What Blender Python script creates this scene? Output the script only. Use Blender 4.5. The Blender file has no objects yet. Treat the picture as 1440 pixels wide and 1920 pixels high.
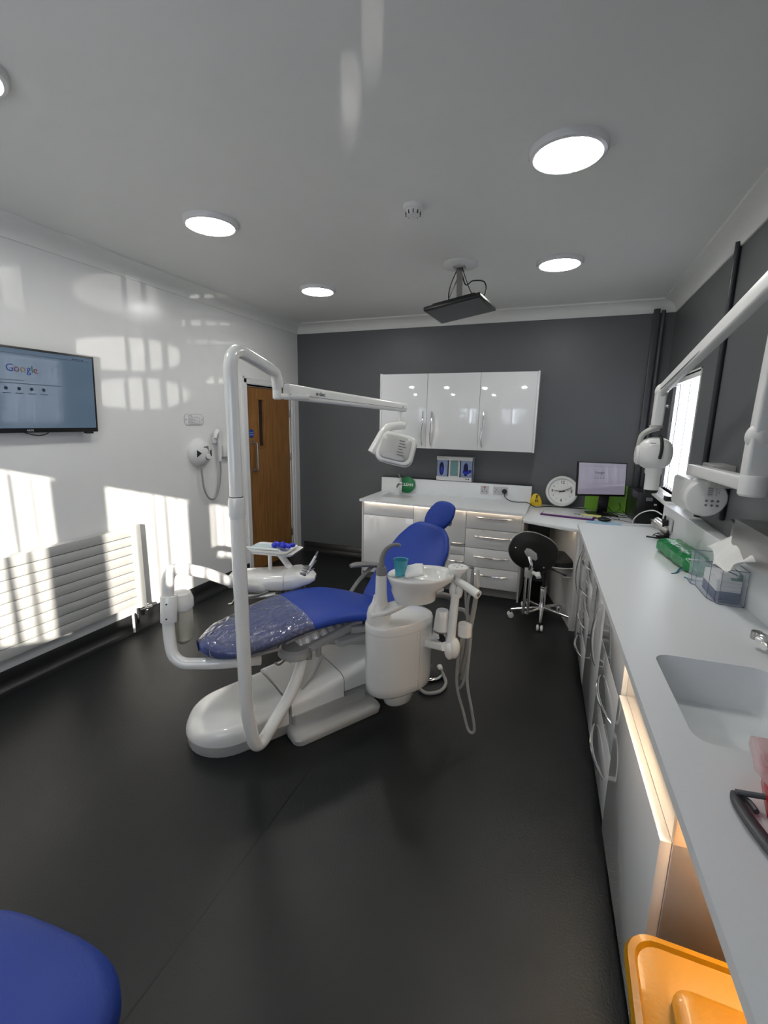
import bpy, bmesh, math, random
from mathutils import Vector, Matrix, Euler
random.seed(7)
PI = math.pi
S = bpy.context.scene
COL = S.collection
R = math.radians
# ------------------------------------------------------------------ materials
_m = {}
def mat(name, col, rough=.5, metal=0., coat=0., bump=0., bscale=60., var=0., vscale=8., emit=None, estr=0., trans=0., alpha=1., ior=1.45, sheen=0.):
    if name in _m: return _m[name]
    m = bpy.data.materials.new(name); m.use_nodes = True
    nt = m.node_tree; b = nt.nodes['Principled BSDF']
    c = (*col, 1)
    b.inputs['Base Color'].default_value = c
    b.inputs['Roughness'].default_value = rough
    b.inputs['Metallic'].default_value = metal
    b.inputs['IOR'].default_value = ior
    b.inputs['Coat Weight'].default_value = coat
    b.inputs['Coat Roughness'].default_value = .05
    b.inputs['Transmission Weight'].default_value = trans
    b.inputs['Alpha'].default_value = alpha
    if emit:
        b.inputs['Emission Color'].default_value = (*emit, 1)
        b.inputs['Emission Strength'].default_value = estr
    tc = nt.nodes.new('ShaderNodeTexCoord')
    if var > 0:
        n = nt.nodes.new('ShaderNodeTexNoise'); n.inputs['Scale'].default_value = vscale; n.inputs['Detail'].default_value = 4
        nt.links.new(tc.outputs['Object'], n.inputs['Vector'])
        mx = nt.nodes.new('ShaderNodeMix'); mx.data_type = 'RGBA'
        mx.inputs[6].default_value = (*[x*(1-var) for x in col], 1); mx.inputs[7].default_value = (*[min(1, x*(1+var)) for x in col], 1)
        nt.links.new(n.outputs['Fac'], mx.inputs[0]); nt.links.new(mx.outputs[2], b.inputs['Base Color'])
    if bump > 0:
        n2 = nt.nodes.new('ShaderNodeTexNoise'); n2.inputs['Scale'].default_value = bscale; n2.inputs['Detail'].default_value = 3
        nt.links.new(tc.outputs['Object'], n2.inputs['Vector'])
        bp = nt.nodes.new('ShaderNodeBump'); bp.inputs['Strength'].default_value = bump; bp.inputs['Distance'].default_value = .01
        nt.links.new(n2.outputs['Fac'], bp.inputs['Height']); nt.links.new(bp.outputs['Normal'], b.inputs['Normal'])
    _m[name] = m
    return m

M_wallw = mat('white_wall_paint', (.80, .80, .79), .22, bump=.05, bscale=14, var=.02)
M_ceil = mat('ceiling_paint', (.82, .825, .80), .55, bump=.04, bscale=30, var=.02)
M_cornice = mat('cornice_paint', (.84, .84, .81), .5, bump=.02, var=.02)
M_wallg = mat('slate_grey_wall_paint', (.118, .124, .13), .42, bump=.05, bscale=40, var=.04)
M_trimw = mat('white_gloss_paint', (.78, .78, .78), .25, bump=.02, bscale=20)
M_unit = mat('cream_white_enamel', (.80, .795, .765), .2, coat=.5, var=.015)
M_unit2 = mat('grey_white_plastic', (.42, .415, .40), .35, var=.03)
M_gloss = mat('gloss_white_laminate', (.76, .77, .78), .06, coat=.8, var=.01)
M_glossg = mat('gloss_pale_grey_laminate', (.80, .81, .82), .07, coat=.8, var=.01)
M_corian = mat('solid_surface_white', (.78, .80, .81), .35, var=.02, vscale=120)
M_blue = mat('blue_vinyl', (.008, .042, .30), .50, bump=.08, bscale=180, var=.05, vscale=3)
M_greyrub = mat('grey_rubber', (.20, .195, .19), .5, var=.04)
M_black = mat('black_plastic', (.012, .012, .013), .3, var=.1)
M_blackm = mat('black_vinyl', (.010, .009, .009), .42, bump=.06, bscale=150)
M_chrome = mat('chrome', (.90, .90, .91), .12, metal=1., bump=.01)
M_steel = mat('brushed_steel', (.45, .44, .43), .32, metal=1., bump=.05, bscale=90)
M_hose = mat('grey_hose', (.30, .295, .28), .45, var=.04)
M_white = mat('white_plastic', (.74, .74, .73), .3, var=.015)
M_paper = mat('white_paper', (.80, .80, .78), .8, bump=.1, bscale=60, var=.02)
M_screenoff = mat('dark_glass_screen', (.012, .013, .018), .3, var=.1)
M_led = mat('warm_led_strip', (1, .9, .8), .5, emit=(1., .78, .55), estr=3.5, bump=.01)
M_lamp = mat('lit_lamp_diffuser', (1, 1, 1), .5, emit=(1., .99, .95), estr=21., bump=.01)
M_rad = mat('radiator_enamel', (.50, .50, .485), .3, var=.02)
M_green = mat('green_plastic_film', (.01, .22, .06), .2, bump=.5, bscale=40, var=.3, vscale=25)
M_greenf = mat('lime_card', (.16, .38, .02), .45, var=.06)
M_signg = mat('green_disc', (.005, .17, .05), .3, var=.05)
M_yellow = mat('yellow_bin_plastic', (.38, .185, .002), .28, bump=.05, bscale=120, var=.05, coat=.2)
M_yellow2 = mat('yellow_case_plastic', (.72, .50, .02), .35, var=.05)
M_cyan = mat('turquoise_cup_plastic', (.10, .48, .60), .3, trans=.25, var=.04)
M_glove = mat('cobalt_nitrile', (.02, .035, .50), .35, bump=.2, bscale=60, var=.15)
M_red = mat('red_plastic', (.42, .004, .012), .25, bump=.1, bscale=40, var=.1)
M_clear = mat('clear_acrylic', (.55, .60, .70), .05, trans=.0, alpha=.16, var=.01)
M_clearpink = mat('frosted_clear_lid', (.85, .55, .57), .2, alpha=.42, var=.02)
M_film0 = mat('clear_film', (.70, .74, .85), .05, alpha=.20, bump=1.0, bscale=14, coat=1.)
def film_mat():
    m = bpy.data.materials.new('clear_crinkled_film'); m.use_nodes = True
    nt = m.node_tree; nt.nodes.remove(nt.nodes['Principled BSDF']); out = nt.nodes['Material Output']; N = nt.nodes.new; L = nt.links.new
    tr = N('ShaderNodeBsdfTransparent'); df = N('ShaderNodeBsdfDiffuse'); df.inputs['Color'].default_value = (.72, .75, .82, 1)
    gl = N('ShaderNodeBsdfGlossy'); gl.inputs['Roughness'].default_value = .07; fr = N('ShaderNodeFresnel'); fr.inputs['IOR'].default_value = 1.7
    tc = N('ShaderNodeTexCoord'); n = N('ShaderNodeTexNoise'); n.inputs['Scale'].default_value = 11; n.inputs['Detail'].default_value = 2; n.inputs['Distortion'].default_value = 1.5
    bp = N('ShaderNodeBump'); bp.inputs['Strength'].default_value = .9; bp.inputs['Distance'].default_value = .02
    L(tc.outputs['Object'], n.inputs['Vector']); L(n.outputs['Fac'], bp.inputs['Height'])
    for q in (gl, fr, df): L(bp.outputs['Normal'], q.inputs['Normal'])
    m1 = N('ShaderNodeMixShader'); m1.inputs[0].default_value = .10; L(tr.outputs[0], m1.inputs[1]); L(df.outputs[0], m1.inputs[2])
    m2 = N('ShaderNodeMixShader'); L(fr.outputs[0], m2.inputs[0]); L(m1.outputs[0], m2.inputs[1]); L(gl.outputs[0], m2.inputs[2]); L(m2.outputs[0], out.inputs[0])
    return m
M_film = film_mat()
M_navy = mat('navy_fabric', (.03, .05, .12), .8, bump=.2, var=.1)
M_tan = mat('glow_tinted_melamine', (.86, .64, .42), .45, var=.05)  # orange glow of LED and bin bounce put into the panel colour
M_panel = mat('carcass_melamine', (.62, .61, .60), .35, var=.02)
M_ink = mat('black_ink', (.01, .01, .012), .6, var=.05)
M_greyink = mat('grey_ink', (.18, .18, .19), .6, var=.05)
M_blueink = mat('blue_sign_vinyl', (.01, .06, .35), .35, var=.05)
M_purple = mat('purple_keyboard_case', (.10, .015, .13), .35, var=.05)
M_clockface = mat('clock_face', (.80, .80, .78), .4, var=.01)
M_lemon = mat('yellow_note_paper', (.75, .70, .25), .8, var=.03)
M_paleblue = mat('pale_blue_paper', (.35, .55, .68), .7, var=.03)
M_tvink = {k: mat('screen_letter_'+k, c, .4, emit=c, estr=.2, bump=.01) for k, c in
           dict(blue=(.008, .025, .16), red=(.09, .015, .02), yellow=(.12, .08, .03), green=(.02, .08, .04), grey=(.01, .015, .025)).items()}
def screen_mat(name, c, e, s):
    m = mat(name, c, .12, coat=1., emit=e, estr=s, bump=.002)
    return m
M_tv = screen_mat('tv_screen', (.02, .03, .045), (.10, .15, .21), .30)
M_mon = screen_mat('monitor_screen', (.05, .05, .06), (.36, .33, .42), .2)
# floor: charcoal safety vinyl
def floor_mat():
    m = bpy.data.materials.new('charcoal_safety_vinyl'); m.use_nodes = True
    nt = m.node_tree; b = nt.nodes['Principled BSDF']; tc = nt.nodes.new('ShaderNodeTexCoord')
    n = nt.nodes.new('ShaderNodeTexNoise'); n.inputs['Scale'].default_value = 2.2; n.inputs['Detail'].default_value = 6
    cr = nt.nodes.new('ShaderNodeValToRGB'); cr.color_ramp.elements[0].position = .3; cr.color_ramp.elements[1].position = .75
    cr.color_ramp.elements[0].color = (.0085, .0098, .0105, 1); cr.color_ramp.elements[1].color = (.014, .0152, .0155, 1)
    v = nt.nodes.new('ShaderNodeTexVoronoi'); v.inputs['Scale'].default_value = 420
    cr2 = nt.nodes.new('ShaderNodeValToRGB'); cr2.color_ramp.elements[0].position = .0; cr2.color_ramp.elements[0].color = (1.25, 1.25, 1.25, 1)
    cr2.color_ramp.elements[1].position = .22; cr2.color_ramp.elements[1].color = (1, 1, 1, 1)
    mx = nt.nodes.new('ShaderNodeMix'); mx.data_type = 'RGBA'; mx.blend_type = 'MULTIPLY'; mx.inputs[0].default_value = 1
    n2 = nt.nodes.new('ShaderNodeTexNoise'); n2.inputs['Scale'].default_value = 130; n2.inputs['Detail'].default_value = 4
    n3 = nt.nodes.new('ShaderNodeTexNoise'); n3.inputs['Scale'].default_value = 3.; n3.inputs['Detail'].default_value = 5
    mr = nt.nodes.new('ShaderNodeMapRange'); mr.inputs[3].default_value = .30; mr.inputs[4].default_value = .46
    bp = nt.nodes.new('ShaderNodeBump'); bp.inputs['Strength'].default_value = .35; bp.inputs['Distance'].default_value = .003
    L = nt.links.new
    for q in (n, v, n2, n3): L(tc.outputs['Object'], q.inputs['Vector'])
    L(n.outputs['Fac'], cr.inputs[0]); L(v.outputs['Distance'], cr2.inputs[0]); L(cr.outputs[0], mx.inputs[6]); L(cr2.outputs[0], mx.inputs[7])
    L(mx.outputs[2], b.inputs['Base Color']); L(n3.outputs['Fac'], mr.inputs[0]); L(mr.outputs[0], b.inputs['Roughness'])
    L(n2.outputs['Fac'], bp.inputs['Height']); L(bp.outputs['Normal'], b.inputs['Normal'])
    return m
M_floor = floor_mat()
M_skirt = mat('charcoal_vinyl_skirting', (.014, .014, .015), .38, bump=.05, bscale=100, var=.08)
def wood_mat():
    m = bpy.data.materials.new('oak_veneer'); m.use_nodes = True
    nt = m.node_tree; b = nt.nodes['Principled BSDF']; tc = nt.nodes.new('ShaderNodeTexCoord'); mp = nt.nodes.new('ShaderNodeMapping')
    mp.inputs['Scale'].default_value = (1, 14, .7)
    n = nt.nodes.new('ShaderNodeTexNoise'); n.inputs['Scale'].default_value = 4; n.inputs['Detail'].default_value = 8; n.inputs['Distortion'].default_value = .6
    cr = nt.nodes.new('ShaderNodeValToRGB'); cr.color_ramp.elements[0].position = .3; cr.color_ramp.elements[1].position = .7
    cr.color_ramp.elements[0].color = (.20, .085, .020, 1); cr.color_ramp.elements[1].color = (.38, .18, .055, 1)
    L = nt.links.new
    L(tc.outputs['Object'], mp.inputs[0]); L(mp.outputs[0], n.inputs['Vector']); L(n.outputs['Fac'], cr.inputs[0]); L(cr.outputs[0], b.inputs['Base Color'])
    b.inputs['Roughness'].default_value = .4
    return m
M_floor.node_tree.nodes['Principled BSDF'].inputs['Specular IOR Level'].default_value = .36
M_wood = wood_mat()
def blind_mat():
    m = bpy.data.materials.new('white_blind_fabric'); m.use_nodes = True
    nt = m.node_tree; b = nt.nodes['Principled BSDF']; out = nt.nodes['Material Output']
    b.inputs['Base Color'].default_value = (.8, .8, .8, 1); b.inputs['Roughness'].default_value = .8
    tr = nt.nodes.new('ShaderNodeBsdfTranslucent'); tr.inputs['Color'].default_value = (.85, .86, .9, 1)
    mx = nt.nodes.new('ShaderNodeMixShader'); mx.inputs[0].default_value = .3
    n = nt.nodes.new('ShaderNodeTexNoise'); n.inputs['Scale'].default_value = 200
    bp = nt.nodes.new('ShaderNodeBump'); bp.inputs['Strength'].default_value = .1
    L = nt.links.new
    L(n.outputs['Fac'], bp.inputs['Height']); L(bp.outputs['Normal'], b.inputs['Normal'])
    L(b.outputs[0], mx.inputs[1]); L(tr.outputs[0], mx.inputs[2]); L(mx.outputs[0], out.inputs[0])
    return m
M_blind = blind_mat()

# ------------------------------------------------------------------ mesh builder
class MB:
    def __init__(s): s.bm = bmesh.new()
    def _f(s, vs, mi=0):
        try:
            f = s.bm.faces.new(vs); f.material_index = mi; return f
        except ValueError: return None
    def box(s, x0, x1, y0, y1, z0, z1, mi=0, mtx=None):
        pts = [(x, y, z) for z in (z0, z1) for y in (y0, y1) for x in (x0, x1)]
        v = [s.bm.verts.new(mtx @ Vector(p) if mtx else p) for p in pts]
        for q in ((0, 2, 3, 1), (4, 5, 7, 6), (0, 1, 5, 4), (2, 6, 7, 3), (0, 4, 6, 2), (1, 3, 7, 5)): s._f([v[i] for i in q], mi)
        return s
    def prism(s, poly, z0, z1, mtx=None, mi=0):
        T = (lambda p: mtx @ Vector(p)) if mtx else (lambda p: p)
        a = [s.bm.verts.new(T((x, y, z0))) for x, y in poly]; b = [s.bm.verts.new(T((x, y, z1))) for x, y in poly]
        n = len(poly); s._f(a[::-1], mi); s._f(b, mi)
        for i in range(n): s._f([a[i], a[(i+1) % n], b[(i+1) % n], b[i]], mi)
        return s
    def loft(s, secs, caps=True, mi=0, closed=True):
        rs = [[s.bm.verts.new(p) for p in sec] for sec in secs]
        n = len(rs[0])
        for a, b in zip(rs, rs[1:]):
            for i in range(n if closed else n-1): s._f([a[i], a[(i+1) % n], b[(i+1) % n], b[i]], mi)
        if caps: s._f(rs[0][::-1], mi); s._f(rs[-1], mi)
        return s
    def lathe(s, prof, o=(0, 0, 0), seg=32, mtx=None, mi=0, sx=1., sy=1., caps=True):
        o = Vector(o); secs = []
        for r, z in prof:
            ps = [Vector((max(r, 1e-5)*math.cos(2*PI*i/seg)*sx, max(r, 1e-5)*math.sin(2*PI*i/seg)*sy, z)) for i in range(seg)]
            secs.append([(mtx @ p if mtx else p) + o for p in ps])
        return s.loft(secs, caps, mi)
    def tube(s, pts, r, seg=12, smooth=0, mi=0, flat=None):
        pts = [Vector(p) for p in pts]
        rr = list(r) if isinstance(r, (list, tuple)) else [r]*len(pts)
        if smooth:
            P, Q = [], []
            n = len(pts)
            for i in range(n-1):
                p0, p1, p2, p3 = pts[max(i-1, 0)], pts[i], pts[i+1], pts[min(i+2, n-1)]
                for k in range(smooth):
                    t = k/smooth
                    P.append(.5*((2*p1)+(p2-p0)*t+(2*p0-5*p1+4*p2-p3)*t*t+(3*p1-p0-3*p2+p3)*t**3)); Q.append(rr[i]*(1-t)+rr[i+1]*t)
            P.append(pts[-1]); Q.append(rr[-1]); pts, rr = P, Q
        secs = []; up = None
        for i, p in enumerate(pts):
            d = (pts[min(i+1, len(pts)-1)]-pts[max(i-1, 0)]).normalized()
            if up is None:
                up = Vector((0, 0, 1)) if abs(d.z) < .9 else Vector((1, 0, 0))
            u = (up - d*up.dot(d)).normalized(); w = d.cross(u); up = u
            f = flat or (1, 1)
            secs.append([p + (u*math.cos(2*PI*k/seg)*f[0] + w*math.sin(2*PI*k/seg)*f[1])*rr[i] for k in range(seg)])
        return s.loft(secs, True, mi)
    def rtube(s, pts, r, rad, seg=14, n=8, mi=0, flat=None):
        """tube through a polyline with every corner rounded"""
        pts = [Vector(p) for p in pts]; out = [pts[0]]
        for i in range(1, len(pts)-1):
            a, b, c = pts[i-1], pts[i], pts[i+1]
            rd = min(rad, (a-b).length*.48, (c-b).length*.48)
            p, q = b+(a-b).normalized()*rd, b+(c-b).normalized()*rd
            for k in range(n+1):
                t = k/n; out.append(p*(1-t)**2+b*2*t*(1-t)+q*t*t)
        out.append(pts[-1])
        return s.tube(out, r, seg, 0, mi, flat)
    def cyl(s, a, b, r0, r1=None, seg=24, mi=0): return s.tube([a, b], [r0, r0 if r1 is None else r1], seg, 0, mi)
    def ell(s, c, r, seg=24, rings=14, mi=0, mtx=None, p=1.):
        prof = []
        secs = []
        for j in range(rings+1):
            a = -PI/2+PI*j/rings; ca, sa = math.cos(a), math.sin(a)
            ca = max(ca, 1e-4)
            ring = []
            for i in range(seg):
                b = 2*PI*i/seg; v = Vector((r[0]*ca*math.cos(b), r[1]*ca*math.sin(b), r[2]*sa))
                if p != 1: v = Vector((r[0]*sgn(ca*math.cos(b), p), r[1]*sgn(ca*math.sin(b), p), r[2]*sgn(sa, p)))
                ring.append((mtx @ v if mtx else v)+Vector(c))
            secs.append(ring)
        return s.loft(secs, True, mi)
    def text(s, body, size, mtx, mi=0, depth=.0004, align='CENTER', bold=False):
        cu = bpy.data.curves.new('t', 'FONT'); cu.body = body; cu.size = size; cu.extrude = depth; cu.align_x = align; cu.align_y = 'CENTER'
        cu.resolution_u = 2
        if bold: cu.offset = size*.02
        o = bpy.data.objects.new('t', cu); COL.objects.link(o)
        dg = bpy.context.evaluated_depsgraph_get(); me = bpy.data.meshes.new_from_object(o.evaluated_get(dg))
        n0 = len(s.bm.verts); f0 = len(s.bm.faces)
        s.bm.from_mesh(me); s.bm.verts.ensure_lookup_table(); s.bm.faces.ensure_lookup_table()
        for v in s.bm.verts[n0:]: v.co = mtx @ v.co
        for f in s.bm.faces[f0:]: f.material_index = mi
        bpy.data.objects.remove(o); bpy.data.curves.remove(cu); bpy.data.meshes.remove(me)
        return s
def sgn(v, p): return math.copysign(abs(v)**p, v)
W = {}
def emp(name, loc, rz=0., label=None, cat=None, group=None):
    o = bpy.data.objects.new(name, None); COL.objects.link(o); o.location = loc; o.rotation_euler = (0, 0, rz)
    o.empty_display_size = .05
    W[o.name] = Matrix.Translation(loc) @ Matrix.Rotation(rz, 4, 'Z')
    return tag(o, label, cat, group)
def tag(o, label=None, cat=None, group=None, kind=None):
    if label: o['label'] = label
    if cat: o['category'] = cat
    if group: o['group'] = group
    if kind: o['kind'] = kind
    return o
def build(name, mb, m, parent=None, loc=None, bev=0., bseg=2, sm=True, ang=35, local=False, label=None, sub=0):
    """local=True: coordinates are already in the parent's frame"""
    bmesh.ops.remove_doubles(mb.bm, verts=mb.bm.verts, dist=1e-6)
    bmesh.ops.recalc_face_normals(mb.bm, faces=mb.bm.faces)
    if bev > 0:
        ed = [e for e in mb.bm.edges if len(e.link_faces) == 2 and e.calc_face_angle(0) > R(ang)]
        if ed: bmesh.ops.bevel(mb.bm, geom=ed, offset=bev, offset_type='OFFSET', segments=bseg, profile=.5, affect='EDGES', clamp_overlap=True)
    me = bpy.data.meshes.new(name)
    mb.bm.to_mesh(me); mb.bm.free()
    for q in (m if isinstance(m, (list, tuple)) else [m]): me.materials.append(q)
    o = bpy.data.objects.new(name, me); COL.objects.link(o)
    Wp = W.get(parent.name, Matrix.Identity(4)) if parent else Matrix.Identity(4)
    if parent:
        if not local: me.transform(Wp.inverted())
        o.parent = parent; W[o.name] = Wp
    elif loc is not None:
        me.transform(Matrix.Translation(-Vector(loc))); o.location = loc; W[o.name] = Matrix.Translation(loc)
    else: W[o.name] = Matrix.Identity(4)
    if sm:
        for p in me.polygons: p.use_smooth = True
        try: me.set_sharp_from_angle(angle=R(ang))
        except Exception: pass
    if sub:
        md = o.modifiers.new('s', 'SUBSURF'); md.levels = sub; md.render_levels = sub
    if label: o['label'] = label
    return o
def struct(name, mb, m, parent=None, **k):
    o = build(name, mb, m, parent, **k)
    if not parent: o['kind'] = 'structure'
    return o
def dup(root, loc=None, rz=None, label=None, group=None, parent=None):
    r = root.copy(); COL.objects.link(r)
    if parent is not None: r.parent = parent
    if loc is not None: r.location = loc
    if rz is not None: r.rotation_euler = (0, 0, rz)
    if label: r['label'] = label
    if group: r['group'] = group
    for ch in root.children:
        c = ch.copy(); COL.objects.link(c); c.parent = r
        for g in ch.children:
            d = g.copy(); COL.objects.link(d); d.parent = c
    return r
def xyz(x, y, z): return Matrix.Translation((x, y, z))
RX = lambda d: Matrix.Rotation(R(d), 4, 'X'); RY = lambda d: Matrix.Rotation(R(d), 4, 'Y'); RZ = lambda d: Matrix.Rotation(R(d), 4, 'Z')

# ------------------------------------------------------------------ room
XL, XR, YB, YF, ZC = -3.13, .84, 5.05, -1.0, 2.81
struct('floor', MB().box(XL-.1, XR+.1, YF-.1, YB+.1, -.1, 0), M_floor, sm=False)
struct('ceiling', MB().box(XL-.1, XR+.1, YF-.1, YB+.1, ZC, ZC+.1), M_ceil, sm=False)
# left wall with the door opening
D0, D1, DH = 4.05, 4.855, 2.03
mb = MB(); mb.box(XL-.1, XL, YF-.1, D0, 0, ZC).box(XL-.1, XL, D1, YB+.1, 0, ZC).box(XL-.1, XL, D0, D1, DH, ZC)
struct('wall_left', mb, M_wallw, sm=False)
struct('wall_back', MB().box(XL, XR+.1, YB, YB+.1, 0, ZC), M_wallg, sm=False)
# right wall with window opening
WR0, WR1, WRZ0, WRZ1 = 3.85, 4.73, 1.15, 2.09
mb = MB(); mb.box(XR, XR+.1, YF-.1, WR0, 0, ZC).box(XR, XR+.1, WR1, YB, 0, ZC).box(XR, XR+.1, WR0, WR1, 0, WRZ0).box(XR, XR+.1, WR0, WR1, WRZ1, ZC)
struct('wall_right', mb, M_wallg, sm=False)
RW = [(-1.75, -.815), (-.625, .045), (.165, .70)]; RZ0, RZ1 = 1.04, 2.20
RB = [RZ0, RZ0, 1.62]  # last sill, out of view, raised to keep sun off the chair toe
mb = MB(); mb.box(XL, XR, YF-.1, YF, 0, RZ0).box(XL, XR, YF-.1, YF, RZ1, ZC).box(RW[2][0], RW[2][1], YF-.1, YF, RZ0, RB[2])
xs = [XL] + [q for w in RW for q in w] + [XR]
for i in range(0, len(xs), 2): mb.box(xs[i], xs[i+1], YF-.1, YF, RZ0, RZ1)
struct('wall_rear', mb, M_wallw, sm=False)
# cornices (plaster coving)
def cove(n=7, w=.12, h=.105):
    p = [(0, 0), (w, 0), (w, -.012)]
    for i in range(n+1):
        a = PI/2*i/n; p.append((w-.006-(w-.018)*math.sin(a), -.014-(h-.026)*(1-math.cos(a))))
    p += [(.010, -h), (0, -h)]
    return p
cp = cove()
def cove_run(name, a, b, inward):
    a, b, i = Vector(a), Vector(b), Vector(inward)
    secs = [[q + i*x + Vector((0, 0, ZC+z)) for x, z in cp] for q in (a, b)]
    struct(name, MB().loft(secs), M_cornice, ang=25)
cove_run('trim_1', (XL, YF, 0), (XL, YB, 0), (1, 0, 0)); cove_run('trim_2', (XL, YB, 0), (XR, YB, 0), (0, -1, 0))
cove_run('trim_3', (XR, YF, 0), (XR, YB, 0), (-1, 0, 0)); cove_run('trim_4', (XL, YF, 0), (XR, YF, 0), (0, 1, 0))
# coved vinyl skirting
sk = [(0, 0), (.07, 0), (.07, .002), (.045, .006), (.024, .018), (.012, .036), (.008, .06), (.008, .125), (.004, .13), (0, .13)]
def skirt(name, a, b, inward, m=M_skirt):
    a, b, i = Vector(a), Vector(b), Vector(inward)
    struct(name, MB().loft([[q + i*x + Vector((0, 0, z)) for x, z in sk] for q in (a, b)]), m, ang=50)
skirt('baseboard_left', (XL, YF, 0), (XL, D0-.075, 0), (1, 0, 0)); skirt('baseboard_back', (XL+.05, YB, 0), (-1.93, YB, 0), (0, -1, 0))
skirt('baseboard_rear', (XL, YF, 0), (XR, YF, 0), (0, 1, 0))
# lip where the grey wall meets the skirting, door corner
struct('trim_5', MB().box(XL+.02, -1.93, YB-.010, YB, .131, .140), mat('slate_grey_lip', (.10, .105, .11), .4, var=.03), bev=.003)
# weld seam in the vinyl
struct('trim_6', MB().box(-1.034, -1.029, .2, 1.76, 0, .0006), mat('vinyl_weld', (.003, .003, .003), .3, var=.05), sm=False)

# door ---------------------------------------------------------------
dr = emp('door_1', (XL, (D0+D1)/2, 0)); tag(dr, kind='structure')
mb = MB()
vy0, vy1, vz0, vz1 = 4.245, 4.335, 1.40, 1.90
X0, X1 = XL-.055, XL-.012
mb.box(X0, X1, D0+.005, vy0, .005, DH-.003).box(X0, X1, vy1, D1-.005, .005, DH-.003).box(X0, X1, vy0, vy1, .005, vz0).box(X0, X1, vy0, vy1, vz1, DH-.003)
build('door_leaf', mb, M_wood, dr, sm=False)
mb = MB(); t = .022
for a in ((vy0-t, vy1+t, vz0-t, vz0), (vy0-t, vy1+t, vz1, vz1+t), (vy0-t, vy0, vz0, vz1), (vy1, vy1+t, vz0, vz1)): mb.box(X1-.004, X1+.007, *a)
build('viewing_frame', mb, M_wood, dr, bev=.002)
build('viewing_pane', MB().box(X1-.022, X1-.016, vy0, vy1, vz0, vz1), mat('dark_wired_glass', (.03, .018, .014), .06, coat=1, var=.1), dr, sm=False)
hd = MB().rtube([(X1, 4.135, 1.44), (X1+.055, 4.135, 1.44), (X1+.055, 4.135, 1.14), (X1, 4.135, 1.14)], .010, .03)
hd.cyl((X1, 4.135, 1.44), (X1+.005, 4.135, 1.44), .024).cyl((X1, 4.135, 1.14), (X1+.005, 4.135, 1.14), .024)
build('pull_handle', hd, M_steel, dr)
sg = build('fire_door_sign', MB().cyl((X1, 4.112, 1.54), (X1+.002, 4.112, 1.54), .045, seg=40), M_blueink, dr)
mt = xyz(X1+.0025, 4.112, 1.54) @ RZ(90) @ RX(90)
build('sign_lettering', MB().text('Fire door', .018, mt @ xyz(0, .01, 0)).text('keep shut', .018, mt @ xyz(0, -.012, 0)), M_white, sg, sm=False)
for z in (1.72, 1.2, .25):
    build('hinge', MB().box(X1-.004, X1+.012, D1-.014, D1+.006, z, z+.09).cyl((X1+.012, D1-.002, z), (X1+.012, D1-.002, z+.09), .006), M_steel, dr, bev=.001)
mb = MB()  # lining and architrave
mb.box(XL-.09, XL+.0, D0-.03, D0+.004, 0, DH+.03).box(XL-.09, XL, D1-.004, D1+.03, 0, DH+.03).box(XL-.09, XL, D0, D1, DH, DH+.03)
build('door_lining', mb, M_trimw, dr, bev=.002)
mb = MB()
prof = [(0, 0), (.012, 0), (.014, .006), (.018, .012), (.018, .05), (.022, .056), (.022, .07), (0, .07)]
def arch(p, q, out, outn):
    a, b = Vector(p), Vector(q); o = Vector(out)
    mb.loft([[a + Vector((x, 0, 0)) + o*w + Vector(outn)*w*0 for x, w in prof], [b + Vector((x, 0, 0)) + o*w for x, w in prof]])
arch((XL, D0-.012, 0), (XL, D0-.012, DH+.09), (0, -1, 0), (0, 0, 0)); arch((XL, D1+.012, 0), (XL, D1+.012, DH+.09), (0, 1, 0), (0, 0, 0))
arch((XL, D0-.08, DH+.02), (XL, D1+.08, DH+.02), (0, 0, 1), (0, 0, 0))
build('architrave', mb, M_trimw, dr, ang=30)
build('hall_backing', MB().box(XL-.11, XL-.10, D0-.03, D1+.03, 0, DH+.03), M_ink, dr, sm=False)

# windows ------------------------------------------------------------
def window(n, axis, a0, a1, z0, z1, depth0, depth1, transom=None, mull=()):
    """frame of white bars round an opening; axis 'x' runs along X (rear wall), 'y' along Y (right wall)"""
    w = emp('window_%d' % n, ((a0+a1)/2, depth0, z0) if axis == 'x' else (depth0, (a0+a1)/2, z0)); tag(w, kind='structure')
    def bx(mb, p, q, zz0, zz1, d0=depth0, d1=depth1):
        if axis == 'x': mb.box(p, q, min(d0, d1), max(d0, d1), zz0, zz1)
        else: mb.box(min(d0, d1), max(d0, d1), p, q, zz0, zz1)
    mb = MB(); f = .022
    bx(mb, a0, a0+f, z0, z1); bx(mb, a1-f, a1, z0, z1); bx(mb, a0, a1, z0, z0+f); bx(mb, a0, a1, z1-f, z1)
    if transom: bx(mb, a0, a1, transom-.02, transom+.02)
    for q in mull: bx(mb, q-.02, q+.02, z0, z1)
    if n == 4: bx(mb, .575, .655, z0, z1)  # wide unseen bar added to block the sun from the light pole
    build('window_frame', mb, M_trimw, w, bev=.002)
    return w
for i, (a, b) in enumerate(RW): window(i+2, 'x', a, b, RB[i], RZ1, YF-.05, YF-.09, )
wr = window(1, 'y', WR0, WR1, WRZ0, WRZ1, XR+.055, XR+.095, mull=(4.4,))
gm = mat('window_glass', (1, 1, 1), .02, alpha=.06, bump=.001)
build('pane', MB().box(XR+.07, XR+.074, WR0, WR1, WRZ0, WRZ1), gm, wr, sm=False)
mb = MB(); mb.prism([(XR+.05, WR0-.03), (XR-.10, WR0-.03), (XR-.11, WR0+.01), (XR-.11, WR1+.06), (XR+.05, WR1+.06)], WRZ0-.035, WRZ0)
build('window_sill', mb, M_trimw, wr, bev=.005)
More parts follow.
